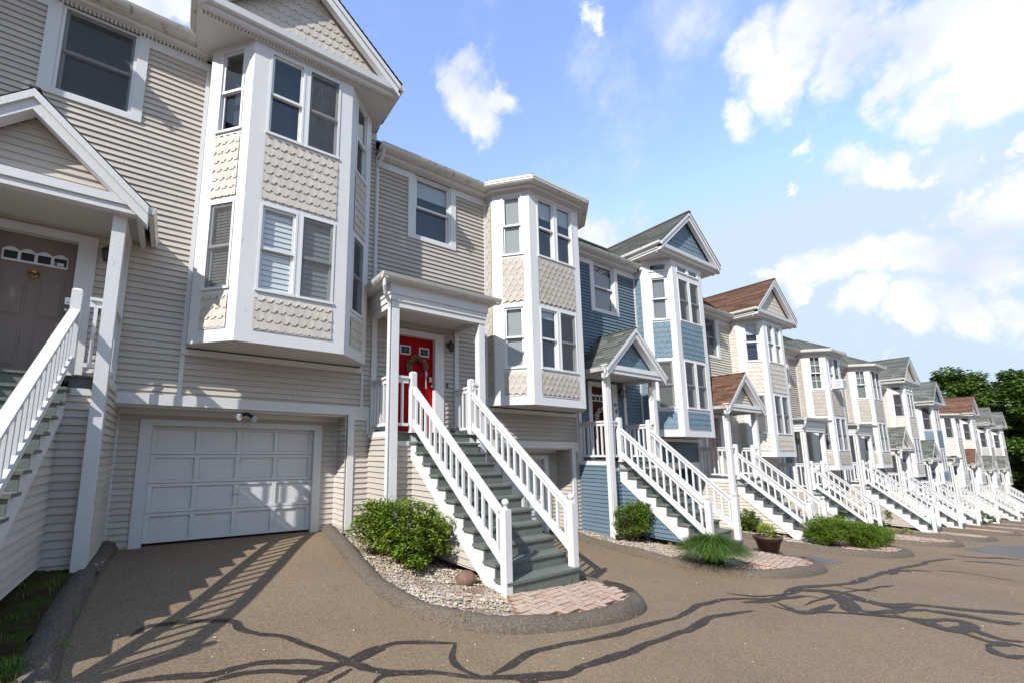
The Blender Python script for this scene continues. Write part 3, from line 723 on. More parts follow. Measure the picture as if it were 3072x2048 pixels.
        gx.prismu([(1.03+a,z) for a,z in gp_],-2.03,.55,'gutter')
        gx.prism([(-1.93-a,z) for a,z in gp_],.0,1.12,'gutter'); gx.prism([(.43+a,z) for a,z in gp_],.0,1.12,'gutter')
        link('porch_gutter',gx,porch)
    zt=4.80 if gable else 5.17; yb=foot(-1.8,-.9)
    pipe(H,[(-1.98,1.08,zt-.02),(-1.98,1.06,zt-.14),(-1.93,1.0,zt-.26),(-1.82,.93,zt-.36),(-1.80,.9,zt-.46),(-1.80,.9,yb+.42),(-1.81,.93,yb+.3),(-1.86,1.06,yb+.16)],boot=o.get('boot',False))
    pipe(H,[(-1.69,.26,8.24),(-1.69,.22,8.12),(-1.72,.06,7.98),(-1.73,.045,7.9),(-1.73,.045,5.35)],name='downspout')
    # porch railings
    def rail(name,fr,L,bal):
        r=MB(); r.fr=fr
        r.box(0,L,-.045,.045,3.50,3.54,w); r.box(0,L,-.02,.02,3.42,3.50,w)
        ro=link(name,r,H); r=MB(); r.fr=fr; r.box(0,L,-.025,.025,2.67,2.72,w); link('bottom_rail',r,ro); ox,oy,ux,uy=fr
        for i in range(bal):
            u=(i+1)*L/(bal+1); link('baluster',baluster(.70,.036),ro,(ox+u*ux,oy+u*uy,2.72))
    rail('porch_railing',(-1.70,-.0,0,-1),.80,5); rail('porch_railing',(.20,-.0,0,-1),.80,5)
    rail('porch_railing',(-1.62,-.86,1,0),.225,1); rail('porch_railing',(.0,-.86,1,0),.13,1)
    # staircase
    gt_=foot(-.6,-2.9 if o.get('run') is None else -3.9)+.10
    rise_n=max(4,round((2.577-gt_)/.182)); n=rise_n-1; rise=(2.577-gt_)/rise_n; run=o.get('run',.216)
    st=link('staircase',None,H,(-.7+o.get('sx',0),-.80,0),o.get('skew',THETA))
    sp=MB(); yn=run*n+.02
    hx0,hx1=-.63,.73   # tread extent rel to pivot
    for u in(hx0+.02,hx1-.06):
        top=[]
        for k in range(n+1):
            z=2.577-rise*(k+1); top+= [(run*k-.004,z+rise-.038),(run*k-.004,z-.038)] if k<=n-1 else []
            top+=[(run*(k+1)-.004,z-.038)] if k<n else []
        zb=2.577-rise*n-.035
        pts=top+[(run*n,gt_-.03),(min(run*n-.05,(2.577-rise-.30-gt_)/(rise/run)),gt_-.03)]+[(0,2.577-rise-.30)]
        sp=MB(); sp.prismu(pts,u,u+.04,w); link('stringer',sp,st)
    def stepmesh():
        q=MB(); sm_='stepw' if o.get('worn') else 'step'
        q.box(hx0-.02,hx1+.02,-.01,run+.03,-.035,0,sm_); q.box(hx0+.005,hx1-.005,-.016,.006,0,rise-.035,sm_)
        return q.mesh('step')
    me=cached(('step',round(run,3),round(rise,4),o.get('worn',0)),stepmesh)
    for k in range(n): link('step',me,st,(0,-run*k,2.577-rise*(k+1)))
    q=MB(); q.box(hx0+.06,hx1-.005,-.016,.006,gt_-.08-(2.577-rise*n),-.035,'stepw' if o.get('worn') else 'step'); link('riser',q,st,(0,-run*n,2.577-rise*n))
    zbt=2.577-rise*n; ny=run*n-.06; ztop=zbt+.87
    for u in(-.61,.70):
        left=u<0
        link('newel_post',newel(1.06,False),st,(u,-.05,2.577-.02))
        z0=gt_-.05 if left else zbt; link('newel_post',newel(ztop-z0,True),st,(u,-ny-(.03 if left else 0),z0))
        r=MB(); y0,y1=.10,ny-.05; za,zc=3.36,zbt+.855; s_=(zc-za)/(y1-y0)
        def pr_(d0,d1,wd,m): 
            r.prismu([(y0,za+d0),(y1,zc+d0),(y1,zc+d1),(y0,za+d1)],u-wd,u+wd,m)
        pr_(-.03,0,.05,w); pr_(-.125,-.03,.022,w); ro=link('handrail',r,st)
        r=MB(); za2,zc2=2.765,zbt+.30; r.prismu([(y0,za2-.12),(y1,zc2-.12),(y1,zc2),(y0,za2)],u-.022,u+.022,w); r.prismu([(y0,za2),(y1,zc2),(y1,zc2+.016),(y0,za2+.016)],u-.035,u+.035,w)
        link('bottom_rail',r,st)
        nb=max(3,int((y1-y0)/.142)); h=(za-za2)-.12
        for i in range(nb):
            y=y0+(i+.6)*(y1-y0)/nb; t_=(y-y0)/(y1-y0); link('baluster',baluster(.485,.036),st,(u,-y,za2+(zc2-za2)*t_-.0))
    # walls under the stairs
    slope=rise/run
    zlow=gt_+.16
    cth,sth=math.cos(THETA),math.sin(THETA)
    for u,dirr in((hx0+.06,-1),(hx1-.07,1)):
        us=MB()
        if dirr<0: us.fr=(u,0,0,-1); cl=lambda z:(0,(2.577-rise-.27-z)/slope)
        else: us.fr=(u,-run*n,0,1); cl=lambda z:(run*n-(2.577-rise-.27-z)/slope,run*n)
        siding(us,0,run*n,zlow,2.4,S,clip=cl); link('stair_skirt',us,st)
    for y in(.5,1.0,1.5): 
        if y<run*n-.2: us=MB(); us.box(hx0+.10,hx0+.18,y,y+.08,gt_-.2,zlow+.1,'wood'); link('support_post',us,st)
    return H
SCR=('screen','screen')
def bw(*a):
    d={'s':'screen','d':'dark','h':'half','l':'linen','g':'grid','t':'gridtop','c':'sheer','b':'blinds','v':'slats','q':'halfscreen'}
    return [tuple(d[x] for x in p) for p in a]
UN=[ # X, Z, options, label
 (-5.85,.55,dict(gable=True,sid='tan_siding',shm='tan_shingle',sty='zig',door='greydoor',roof='charroof',w0='screen',bw=bw('ss','ss','ss','ss','ss','ss','ss','ss')),'tan townhouse uphill of the beige one, outside the left edge of the picture'),
 (0,0,dict(gable=True,sid='beige_siding',shm='beige_shingle',sty='scallop',ret=False,door='mauve',roof='charroof',ped='sh',w0='screen',bw=bw('dv','-'*0+'ds','d'*2,'ss','db'[::1],'sb','ds','ds') if False else [('dark','slats'),None,('dark','blinds'),('screen','screen'),None,None,('dark','screen'),None],worn=False,run=.25,sx=-.13,skew=.0),'nearest beige townhouse with brown front door, gabled bay and closed white garage door'),
 (5.85,-.55,dict(gable=False,sid='greige_siding',shm='greige_shingle',sty='diamond',door='red',dk='two',roof='charroof',w0='half',bw=None),'grey-tan townhouse with bright red front door and flat-topped bay of diamond shingles'),
 (11.58,-1.09,dict(gable=True,tall=True,sid='blue_siding',shm='blue_shingle',sty='octa',door='darkred',roof='greyroof',proof='greyroof',pped='sh',w0='sheer',bw=None,sq=True,boot=True),'nearer of the two blue townhouses, with number 4 beside its dark red door'),
 (17.3,-1.66,dict(gable=True,sid='cream_siding',shm='cream_shingle',sty='wave',front='zig',door='pinkdoor',roof='brownroof',w0='screen',bw=None,worn=True),'cream townhouse with brown shingle gables directly beyond the nearer blue one'),
 (23.08,-2.21,dict(gable=False,sid='tan_siding',shm='tan_shingle',sty='zig',front='diamond',door='bluedoor',roof='greyroof',w0='screen',bw=None,sq=True,worn=True),'tan flat-topped townhouse with an air conditioner in its upper bay window'),
 (28.9,-2.21,dict(gable=False,sid='tan_siding',shm='tan_shingle',sty='zig',front='diamond',door='greydoor',roof='greyroof',w0='screen',bw=None,worn=True),'tan flat-topped townhouse right after the one with the air conditioner'),
 (34.95,-2.80,dict(gable=True,tall=True,sid='cream_siding',shm='cream_shingle',sty='wave',front='wave',door='greydoor',roof='greyroof',ped='cl',w0='screen',bw=None,worn=True),'cream townhouse with grey gable roof just before the farther blue one'),
 (40.87,-3.38,dict(gable=True,sid='blue_siding',shm='blue_shingle',sty='diamond',door='bluedoor',roof='greyroof',ped='cl',w0='screen',bw=None),'farther and smaller of the two blue townhouses'),
 (46.8,-3.76,dict(gable=False,sid='cream_siding',shm='cream_shingle',sty='zig',front='wave',door='greydoor',roof='brownroof',w0='screen',bw=None),'flat-topped cream townhouse just past the farther blue one'),
 (53.0,-3.80,dict(gable=True,tall=True,sid='cream_siding',shm='cream_shingle',sty='wave',front='wave',door='greydoor',roof='brownroof',ped='cl',w0='screen',bw=None),'far cream townhouse with a brown gable roof, third from the end of the row'),
 (59.4,-4.3,dict(gable=True,tall=True,sid='pale_siding',shm='pale_shingle',sty='zig',front='wave',door='greydoor',roof='greyroof',ped='cl',w0='screen',bw=None),'second to last townhouse of the row, with a grey gable roof'),
 (66.2,-4.33,dict(gable=True,tall=True,sid='pale_siding',shm='pale_shingle',sty='zig',front='wave',door='greydoor',roof='greyroof',ped='cl',w0='screen',bw=None),'last townhouse of the row, against the big trees'),
]
LOOKS={1:[('screen','slats'),None],}
def looks(i):
    # (angled upper, angled lower, front upper left, front upper right, front lower left, front lower right, right upper, right lower)
    return {1:['dark','slats','dark','screen','blinds','blindscreen','dark','screen'],
            2:['linen','linen','half','half','halfscreen','screen','dark','dark'],
            3:['sheer','slats','sheerscreen','sheerscreen','sheerscreen','sheerscreen','dark','dark'],
            4:['half','slats','dark','dark','screen','screen','dark','dark'],
            5:['grid','screen','dark','screen','screen','screen','dark','dark'],
            6:['gridtop','screen','screen','screen','screen','screen','dark','dark']}.get(i,['screen','screen','screen','screen','screen','screen','dark','dark'])
HS=[]
import os
for i,(X,Z,o,lab) in enumerate(UN):
    Wd=(UN[i+1][0]-X) if i+1<len(UN) else 5.86
    o['bw']=looks(i); HS.append(house(X,Z,Wd,o,lab))
# ---------------------------------------------------------------- planting islands
OUT=[(-2.43,.50),(-2.5,-.3),(-2.58,-1.2),(-2.62,-2.0),(-2.6,-2.6),(-2.48,-3.2),(-2.15,-3.75),(-1.7,-4.03),(-1.1,-4.16),(-.4,-4.2),(.15,-4.1),(.48,-3.9),(.66,-3.6),(.62,-3.2),(.47,-2.7),(.40,-2.0),(.40,-1.0),(.46,.50)]
def catm(P,n=6,close=False):
    out=[]; L=len(P)
    for i in range(L-1):
        p0,p1,p2,p3=P[max(i-1,0)],P[i],P[i+1],P[min(i+2,L-1)]
        for j in range(n):
            t=j/n; out.append(tuple(.5*((2*b)+(c-a)*t+(2*a-5*b+4*c-d)*t*t+(3*b-a-3*c+d)*t**3) for a,b,c,d in zip(p0,p1,p2,p3)))
    out.append(tuple(P[-1])); return out
def inside(x,y,P):
    k=False; j=len(P)-1
    for i in range(len(P)):
        if (P[i][1]>y)!=(P[j][1]>y) and x<(P[j][0]-P[i][0])*(y-P[i][1])/(P[j][1]-P[i][1])+P[i][0]: k=not k
        j=i
    return k
def wob(s): return (math.sin(s*3.1)+math.sin(s*7.7+1)*.5+math.sin(s*17+2)*.25)
PROF=[(-.0,-.03),(.015,.03),(.05,.085),(.10,.122),(.17,.135),(.24,.122),(.29,.095),(.34,.05),(.36,.02)]
def island(X,bed,first,last=False,det=True,ky=1,seed=1):
    P=[(X+a,b*(ky if b<0 else 1)) for a,b in OUT]; S=catm(P,8 if det else 4); n=len(S); mb=MB(); rings=[]
    for i,(x,y) in enumerate(S):
        a=S[max(0,i-1)]; b=S[min(n-1,i+1)]; tx,ty=b[0]-a[0],b[1]-a[1]; l=math.hypot(tx,ty); nx,ny=-ty/l,tx/l
        r=[]
        for d,h in [(a_*.80,b_*.95) for a_,b_ in PROF]:
            q=(x+nx*d,y+ny*d); hh=h*(1+.10*wob(x*1.3+y+seed)) if d>0 else h
            jit=(R.uniform(-.006,.006) if det else 0)
            mb.v.append((q[0],q[1],road(x+nx*.18,y+ny*.18)*.6+road(*q)*.4+hh+jit)); r.append(len(mb.v)-1)
        rings.append(r)
    for i,(a,b) in enumerate(zip(rings,rings[1:])):
        fr_=i/n
        for j in range(len(PROF)-1):
            mb.f.append([a[j],b[j],b[j+1],a[j+1]]); mb.m.append(mb.mi('tar' if first and .655<fr_<.745 else 'curb'))
    struct(link('kerb',mb.mesh('kerb',True)))
    gb=MB(); st=.12 if det else .3; x0=X-2.6; k={}
    nx_=int(3.4/st); ny_=int((4.2*ky+.6)/st)
    def pv(i,j):
        if (i,j) not in k:
            x=x0+i*st; y=-4.2*ky+j*st; gb.v.append((x,y,road(x,y)+.082+.012*wob(x*2+y*3)+ (R.uniform(-.006,.006) if det else 0))); k[i,j]=len(gb.v)-1
        return k[i,j]
    for i in range(nx_):
        for j in range(ny_):
            x=x0+(i+.5)*st; y=-4.2*ky+(j+.5)*st
            if inside(x,y,P) : gb.f.append([pv(i,j),pv(i+1,j),pv(i+1,j+1),pv(i,j+1)]); gb.m.append(gb.mi(bed))
    # keep the bed inside the kerb
    Pin=[]
    fs=[];ms=[]
    for f,m in zip(gb.f,gb.m):
        c=[sum(gb.v[q][t] for q in f)/4 for t in(0,1)]
        if all(math.hypot(c[0]-s[0],c[1]-s[1])>.2 for s in S[::2]): fs.append(f);ms.append(m)
    gb.f,gb.m=fs,ms
    struct(link('gravel_bed' if bed=='gravel' else 'moss_ground',gb.mesh('bed',True)))
    return P,S
M['moss']=mat('moss_bed',(.045,.030,.018),.95,.35,5,1.0,45,.1,stain=((.04,.058,.01),3.5,.46,.10))
ISL=[]
for i,(X,Z,o,lab) in enumerate(UN): ISL.append(island(X,'moss' if i<2 else 'gravel',i in(2,3,4),det=i in(1,2,3,4),seed=i*1.7,ky=1.22 if i==1 else 1))
def brick_area(P,rot,name='brick_path',L=.2,seed=3,S=()):
    rr=random.Random(seed); mb=MB(); ca,sa=math.cos(rot),math.sin(rot); cx=sum(p[0] for p in P)/len(P); cy=sum(p[1] for p in P)/len(P)
    w_=L/2; g_=.0025
    def put(a,b,la,lb):
        c=(a+la/2,b+lb/2); X_=cx+c[0]*ca-c[1]*sa; Y_=cy+c[0]*sa+c[1]*ca
        if not inside(X_,Y_,P) or any(math.hypot(X_-s_[0],Y_-s_[1])<.235 for s_ in S): return
        dz=rr.uniform(-.003,.003); tx=rr.uniform(-.015,.015); ty=rr.uniform(-.015,.015); v=[]
        for zz,ins in((-.05,0),(.0,0),(.004,.004)):
            for (p,q) in((a+g_+ins,b+g_+ins),(a+la-g_-ins,b+g_+ins),(a+la-g_-ins,b+lb-g_-ins),(a+g_+ins,b+lb-g_-ins)):
                x=cx+p*ca-q*sa; y=cy+p*sa+q*ca; mb.v.append((x,y,road(x,y)+.106+dz+zz+(p-c[0])*tx+(q-c[1])*ty)); v.append(len(mb.v)-1)
        for j in range(4):
            k=(j+1)%4; mb.f.append([v[j],v[k],v[4+k],v[4+j]]); mb.m.append(mb.mi('brickside')); mb.f.append([v[4+j],v[4+k],v[8+k],v[8+j]]); mb.m.append(mb.mi('brickside'))
        mb.f.append(v[8:12]); mb.m.append(mb.mi('bricktop' if rr.random()<.8 else 'bricktop2'))
    for r in range(-30,30):
        for k in range(-10,10):
            put((r+4*k)*w_,r*w_,L,w_); put((r+3+4*k)*w_,r*w_,w_,L)
    return struct(link(name,mb))
M['bricktop']=asphalt('worn_brick',(.43,.335,.255),.55); M['bricktop2']=asphalt('pink_brick',(.40,.28,.215),.4); M['brickside']=mat('red_brick',(.22,.10,.07),.9,.12,20,.5,60)
BB=[]
for i,(X,Z,o,lab) in enumerate(UN):
    if i<2 or i>8: continue
    h=.0
    if i==2: P=[(4.60,-3.12),(4.40,-3.5),(4.28,-4.02),(5.0,-4.12),(5.6,-4.12),(6.15,-3.92),(6.38,-3.6),(6.28,-3.28),(5.98,-3.1)]
    else:
        y0=-2.75 if i<5 else -2.5; P=[(X-1.2,y0),(X-1.35,-3.3),(X-1.3,-4.0),(X-.6,-4.1),(X-.1,-4.07),(X+.38,-3.84),(X+.5,-3.45),(X+.12,y0)]
    BB.append(P); brick_area(P,.22,L=.2 if i<5 else .4,seed=i,S=ISL[i][1])
# loose stones on the beds
M['st1']=mat('pale_stone',(.40,.345,.275),.8,.1,8); M['st2']=mat('tan_stone',(.31,.22,.145),.8,.1,8); M['st3']=mat('grey_stone',(.24,.215,.19),.8,.1,8); M['st4']=mat('white_stone',(.54,.50,.44),.75,.05,8)
def stones(idx,n,sz,rect=None):
    rr=random.Random(idx*9+1); X=UN[idx][0]; P,S=ISL[idx]; mb=MB(); ks=[mb.mi(a) for a in('st1','st2','st3','st4')]; c=0
    Sx=S[::3]
    while c<n:
        x=X+rr.uniform(-2.5,.5); y=rr.uniform(-4.1,.3) if not rect else rr.uniform(*rect)
        c+=1
        if not inside(x,y,P) or any(math.hypot(x-s[0],y-s[1])<.21 for s in Sx): continue
        if idx-2<len(BB) and idx>=2 and inside(x,y,BB[idx-2]) and rr.random()<.985: continue
        if idx<5 and idx>=2 and wob(x*1.1+y*1.9+idx)<-.35 and rr.random()<.8: continue
        s=sz*rr.uniform(.55,1.25); z=road(x,y)+.09+.012*wob(x*2+y*3); a=rr.uniform(0,6.28); b=len(mb.v); ca,sa=math.cos(a),math.sin(a); e=rr.uniform(.6,1); hh=rr.uniform(.45,.8)
        for (p,q,r) in((1,0,0),(.4,.8,.1),(-.6,.75,-.1),(-1,0,.1),(-.45,-.8,0),(.55,-.7,.1),(.2,.15,1),(-.3,-.1,.9)):
            p*=s;q*=s*e;r*=s*hh; mb.v.append((x+p*ca-q*sa,y+p*sa+q*ca,z+r+.004))
        k=rr.choice((0,0,0,1,1,2,3))
        for f in((0,1,6),(1,2,6),(2,7,6),(2,3,7),(3,4,7),(4,5,7),(5,6,7),(5,0,6)): mb.f.append([b+t for t in f]); mb.m.append(ks[k])
    struct(link('gravel_stones',mb),'stuff')
stones(2,14000,.019); stones(3,9000,.02); stones(4,5000,.024); stones(1,500,.018,(-.9,.3)); stones(5,1500,.03)
# ---------------------------------------------------------------- sealed cracks and patches on the road
def Z_(o,s,L): return [(o[0]+a/s,o[1]+b/s) for a,b in L]
r3=lambda L:Z_((0,1300),1.96,L); r8=lambda L:Z_((700,1550),1.344,L); r6=lambda L:Z_((2050,1550),1.3151,L)
rq=lambda L:Z_((1536,1024),.875,L)
CR=[(r3([(770,1200),(860,1135),(1000,1110),(1230,1095),(1340,1095),(1390,1110),(1410,1150),(1520,1175),(1650,1190),(1780,1240),(1900,1290),(2030,1340),(2150,1375)])+r8([(510,605),(600,622),(700,627),(800,625),(900,632),(1000,640),(1100,636),(1200,632),(1344,626)]),.055),
 (r3([(700,1460),(850,1445),(1000,1435),(1250,1420),(1400,1385),(1550,1350),(1750,1335),(1900,1345),(2030,1350)]),.06),
 (r3([(1150,1475),(1300,1430),(1450,1400),(1650,1385),(1850,1390),(2000,1360)]),.05),
 (r3([(2030,1345),(2130,1300),(2230,1265)])+r8([(480,580),(560,545),(650,515),(760,508),(890,508)]),.05),
 (r8([(890,505),(885,550),(910,590),(960,620),(1010,636)]),.05),
 (r8([(260,665),(330,630),(420,600),(500,590)]),.07),(r8([(380,669),(470,610)]),.06),(r8([(560,669),(620,640),(760,632)]),.05),(r8([(1100,640),(1160,660),(1230,668)]),.05),
 ([(1478,2020),(1541,1985),(1608,1955),(1700,1937),(1850,1900),(1960,1865),(2050,1843)]+r6([(80,345),(180,325),(290,320),(390,318),(480,312),(560,322)]),.05),
 ([(1560,2046),(1700,2018),(1750,1995),(1850,1962),(1960,1928),(2050,1896)]+r6([(80,420),(100,400),(180,380),(275,368)]),.055),
 (rq([(600,682),(690,678),(760,645),(900,632),(970,607),(1050,590),(1100,575),(1160,570)]),.07),
 (rq([(690,682),(720,695),(760,712),(800,700),(850,690)]),.07),(rq([(680,690),(740,705),(850,712),(960,722),(1080,728)]),.05),
 (rq([(740,655),(850,655),(930,678),(1000,690),(1080,692),(1200,706),(1344,716)]),.11),(rq([(780,650),(860,668),(900,700),(960,712),(1040,705)]),.09),
 (rq([(830,662),(880,690),(905,716)]),.13),(rq([(870,672),(940,684),(1020,702),(1100,704)]),.08),
 (rq([(900,714),(1000,722),(1090,735),(1140,756),(1185,752),(1190,738),(1150,730),(1100,731),(1075,738),(1110,750)]),.09),
 (rq([(1060,700),(1140,712),(1200,722),(1280,738),(1344,742)]),.11),(rq([(1185,745),(1230,765),(1290,782),(1344,786)]),.10),(rq([(1000,715),(1090,745),(1180,765),(1260,790),(1344,800)]),.045),
 (rq([(1240,798),(1270,818),(1310,828),(1344,824)]),.09),(rq([(1240,796),(1290,790),(1344,802)]),.09),
 (rq([(1115,600),(1200,608),(1344,631)]),.035),(rq([(850,640),(900,650),(960,655)]),.035),(rq([(970,605),(1040,600),(1100,603)]),.05),(rq([(990,610),(1010,600),(1050,606)]),.08),
 (rq([(560,660),(640,668),(720,662),(760,650)]),.03),(rq([(760,690),(900,655),(1000,640)]),.025),(rq([(1150,560),(1210,566),(1290,568),(1344,574)]),.09),(rq([(1180,575),(1260,580),(1344,590)]),.07)]
mb=MB(); kt=mb.mi('tar'); lay=0
for pts,w_ in CR:
    lay+=1
    Q=[G(a,b) for a,b in pts]; Q=[(q.x,q.y) for q in Q]; S=catm(Q,22); prev=None; n=len(S)
    D=[]; acc_=0
    for i,(x,y) in enumerate(S):
        if i: acc_+=math.hypot(x-S[i-1][0],y-S[i-1][1])
        D.append(acc_)
    for i,(x,y) in enumerate(S):
        a=S[max(0,i-1)]; b=S[min(n-1,i+1)]; tx,ty=b[0]-a[0],b[1]-a[1]; l=math.hypot(tx,ty) or 1; nx,ny=-ty/l,tx/l
        taper=.72*min(1,.25+D[i]*3,.25+(D[-1]-D[i])*3)
        h1=w_*taper*(1+.22*wob(D[i]*1.3+lay)+R.uniform(-.13,.13)); h2=w_*taper*(1+.22*wob(D[i]*1.1+lay*3+9)+R.uniform(-.13,.13)); xo=wob(D[i]*.7+lay)*.02
        v=[]
        for s_,h in((1,h1),(-1,h2)):
            X_,Y_=x+nx*(s_*h+xo),y+ny*(s_*h+xo); mb.v.append((X_,Y_,rz(X_,Y_)+.004+.00015*lay)); v.append(len(mb.v)-1)
        if prev: mb.f.append([prev[0],prev[1],v[1],v[0]]); mb.m.append(kt)
        prev=v
struct(link('sealed_cracks',mb))
def sheet(name,P,m,off=.005):
    mb=MB(); n=6; A,B_,C_,D_=P
    for i in range(n+1):
        for j in range(n+1):
            s,t=i/n,j/n; x=(A[0]*(1-s)+B_[0]*s)*(1-t)+(D_[0]*(1-s)+C_[0]*s)*t; y=(A[1]*(1-s)+B_[1]*s)*(1-t)+(D_[1]*(1-s)+C_[1]*s)*t
            mb.v.append((x,y,rz(x,y)+off))
    for i in range(n):
        for j in range(n): a=i*(n+1)+j; mb.f.append([a,a+1,a+n+2,a+n+1]); mb.m.append(mb.mi(m))
    return struct(link(name,mb))
sheet('asphalt_patch',[(12.84,-3.03),(13.75,-3.15),(13.45,-3.85),(12.65,-3.80)],'patch')
q=[G(*p) for p in((2893,1648),(3120,1680),(3120,1640),(2975,1634))]; sheet('asphalt_patch',[(p.x,p.y) for p in q],'patch',.004)
# ---------------------------------------------------------------- plants
def leafmat(n,c,tr=.35): M[n]=mat(n,c,.5,.22,5,spec=.3,trans=tr)
leafmat('leaf_light',(.23,.32,.035)); leafmat('leaf_mid',(.125,.205,.025)); leafmat('leaf_dark',(.035,.07,.014)); leafmat('leaf_yellow',(.28,.33,.045))
leafmat('grass_a',(.06,.12,.02)); leafmat('grass_b',(.12,.20,.035)); leafmat('juniper_a',(.10,.17,.012)); leafmat('juniper_b',(.05,.10,.012)); leafmat('tree_a',(.10,.165,.025)); leafmat('tree_b',(.06,.105,.018)); leafmat('tree_c',(.12,.19,.025)); leafmat('tree_d',(.17,.25,.03))
M['twig']=mat('twig_bark',(.11,.075,.05),.9,.2,10); M['bark']=mat('bark',(.06,.05,.04),.95,.25,6,.8,20)
def rv(rr):
    while 1:
        v=Vector((rr.uniform(-1,1),rr.uniform(-1,1),rr.uniform(-1,1)))
        if .05<v.length<1: return v
def leaf(mb,p,d,n_,L,Wd,k):
    d=d.normalized(); s=d.cross(n_); s=s.normalized() if s.length>.01 else Vector((1,0,0)); u=s.cross(d)
    b=len(mb.v)
    for q in(p,p+d*L*.5+s*Wd*.5+u*Wd*.12,p+d*L,p+d*L*.5-s*Wd*.5+u*Wd*.12): mb.v.append(tuple(q))
    mb.f.append([b,b+1,b+2]);mb.f.append([b,b+2,b+3]); mb.m+=[k,k]
def shrub(name,base,lobes,nl,L,mats,label,cat,seed,group=None,stems=14,flat=.35,up_=.3):
    rr=random.Random(seed); o=thing(name,base,label,cat,group); mb=MB(); ks=[mb.mi(m) for m in mats]
    tot=sum(r[3]*r[4]*r[5] for r in lobes)
    tw=MB()
    for (cx,cy,cz,rx,ry,rz_) in lobes:
        n=int(nl*rx*ry*rz_/tot); c=Vector((cx,cy,cz))
        # sub clumps
        cl=[]
        for _ in range(max(5,int(n/55))):
            v=rv(rr).normalized()*rr.uniform(.45,1.02); cl.append((c+Vector((v.x*rx,v.y*ry,v.z*rz_)),rr.uniform(.16,.34),v))
        for i in range(n):
            q,cr,v=rr.choice(cl); off=rv(rr); p=q+Vector((off.x*rx,off.y*ry,off.z*rz_*.8))*cr
            if p.z<.02: p.z=.02+rr.random()*.06
            d=(p-c)*.4; d=d+rv(rr)*max(d.length,.1)*2.2; d.z=d.z*flat+up_*d.length*rr.uniform(-.3,.8)
            nrm=Vector((rr.uniform(-.5,.5),rr.uniform(-.5,.5),1))
            leaf(mb,p,d if d.length>.001 else Vector((1,0,0)),nrm,L*rr.uniform(.6,1.3),L*rr.uniform(.5,.8),rr.choice(ks))
        for _ in range(int(stems*rx*ry*rz_/tot)+2):
            v=rv(rr).normalized()*rr.uniform(.6,.95); e=c+Vector((v.x*rx,v.y*ry,abs(v.z)*rz_*.9)); s=Vector((rr.uniform(-.06,.06),rr.uniform(-.06,.06),-.05)); m_=(s+e)*.5+rv(rr)*.05
            k=len(tw.v); tw.frame(); tw.tube([(a.x,-a.y,a.z) for a in(s,m_,e)],[.009,.006,.003],'twig',4)
    link('foliage',mb,o); link('stems',tw,o); return o
def at(x,y,h=.085): return (x,y,road(x,y)+h)
shrub('leafy_shrub',at(4.02,-1.62),[(-.28,.28,.50,.42,.36,.36),(.0,-.0,.52,.50,.42,.42),(.26,-.30,.42,.36,.34,.36),(-.05,-.42,.26,.30,.24,.26),(-.3,.5,.62,.3,.25,.22)],19000,.047,['leaf_light','leaf_light','leaf_mid','leaf_mid','leaf_yellow','leaf_dark'],'big bright green shrub in the gravel beside the grey steps of the red-door house','shrub',11,stems=40)
shrub('leafy_shrub',at(9.98,-1.30),[(0,0,.5,.46,.40,.36),(.2,-.1,.66,.30,.28,.22),(-.15,.1,.25,.25,.22,.2)],8000,.04,['leaf_light','leaf_mid','leaf_mid','leaf_dark'],'airy green shrub against the blue siding beside the downspout','shrub',12,stems=34)
shrub('leafy_shrub',at(10.62,-1.62),[(0,0,.15,.27,.16,.15)],800,.05,['leaf_light','leaf_mid'],'low sprawling sprig at the foot of the blue staircase wall','shrub',13)
shrub('leafy_shrub',at(15.75,-1.15),[(0,0,.36,.30,.28,.32),(.05,0,.2,.2,.2,.2)],4200,.045,['leaf_light','leaf_mid','leaf_dark'],'rounded green shrub in front of the cream siding behind the flower pot','shrub',14)
JU=['juniper_a','juniper_a','juniper_b','leaf_light']
shrub('juniper',at(15.75,-3.0),[(-.1,.1,.40,.52,.42,.34),(.35,-.1,.42,.5,.42,.30)],26000,.03,JU,'mounded evergreen juniper with bare branches below, near the cream house steps','juniper',15,'junipers on the gravel island',stems=30,flat=1)
shrub('juniper',at(16.35,-3.45),[(0,0,.34,.40,.36,.33)],15000,.03,JU,'middle juniper mound at the kerb, browned at its foot','juniper',16,'junipers on the gravel island',flat=1)
shrub('juniper',at(17.55,-3.35),[(-.2,0,.32,.50,.42,.28),(.35,0,.24,.5,.38,.22)],19000,.03,JU,'low spreading juniper on the brick end of the island, farthest of the mounds','juniper',17,'junipers on the gravel island',flat=1)
shrub('leafy_shrub',at(21.9,-1.6),[(0,0,.45,.35,.3,.4)],900,.07,['leaf_mid','leaf_dark'],'dark green shrub behind the railing before the air conditioner house','shrub',18)
shrub('leafy_shrub',at(24.0,-1.7),[(0,0,.5,.3,.4,.5),(0,-.5,.4,.25,.3,.4)],1300,.08,['leaf_mid','leaf_dark'],'tall thin green shrub beside the stairs of the air conditioner house','shrub',19)
shrub('weeds',at(24.9,-2.3),[(0,0,.08,.4,.3,.10)],250,.07,['leaf_light','leaf_yellow'],'low weeds at the kerb beyond the air conditioner house','weeds',20)
shrub('leafy_shrub',at(41.5,-2.3),[(0,0,.3,.6,.5,.3)],500,.14,['leaf_mid','leaf_dark'],'small dark shrub in front of the farther blue house','shrub',21)
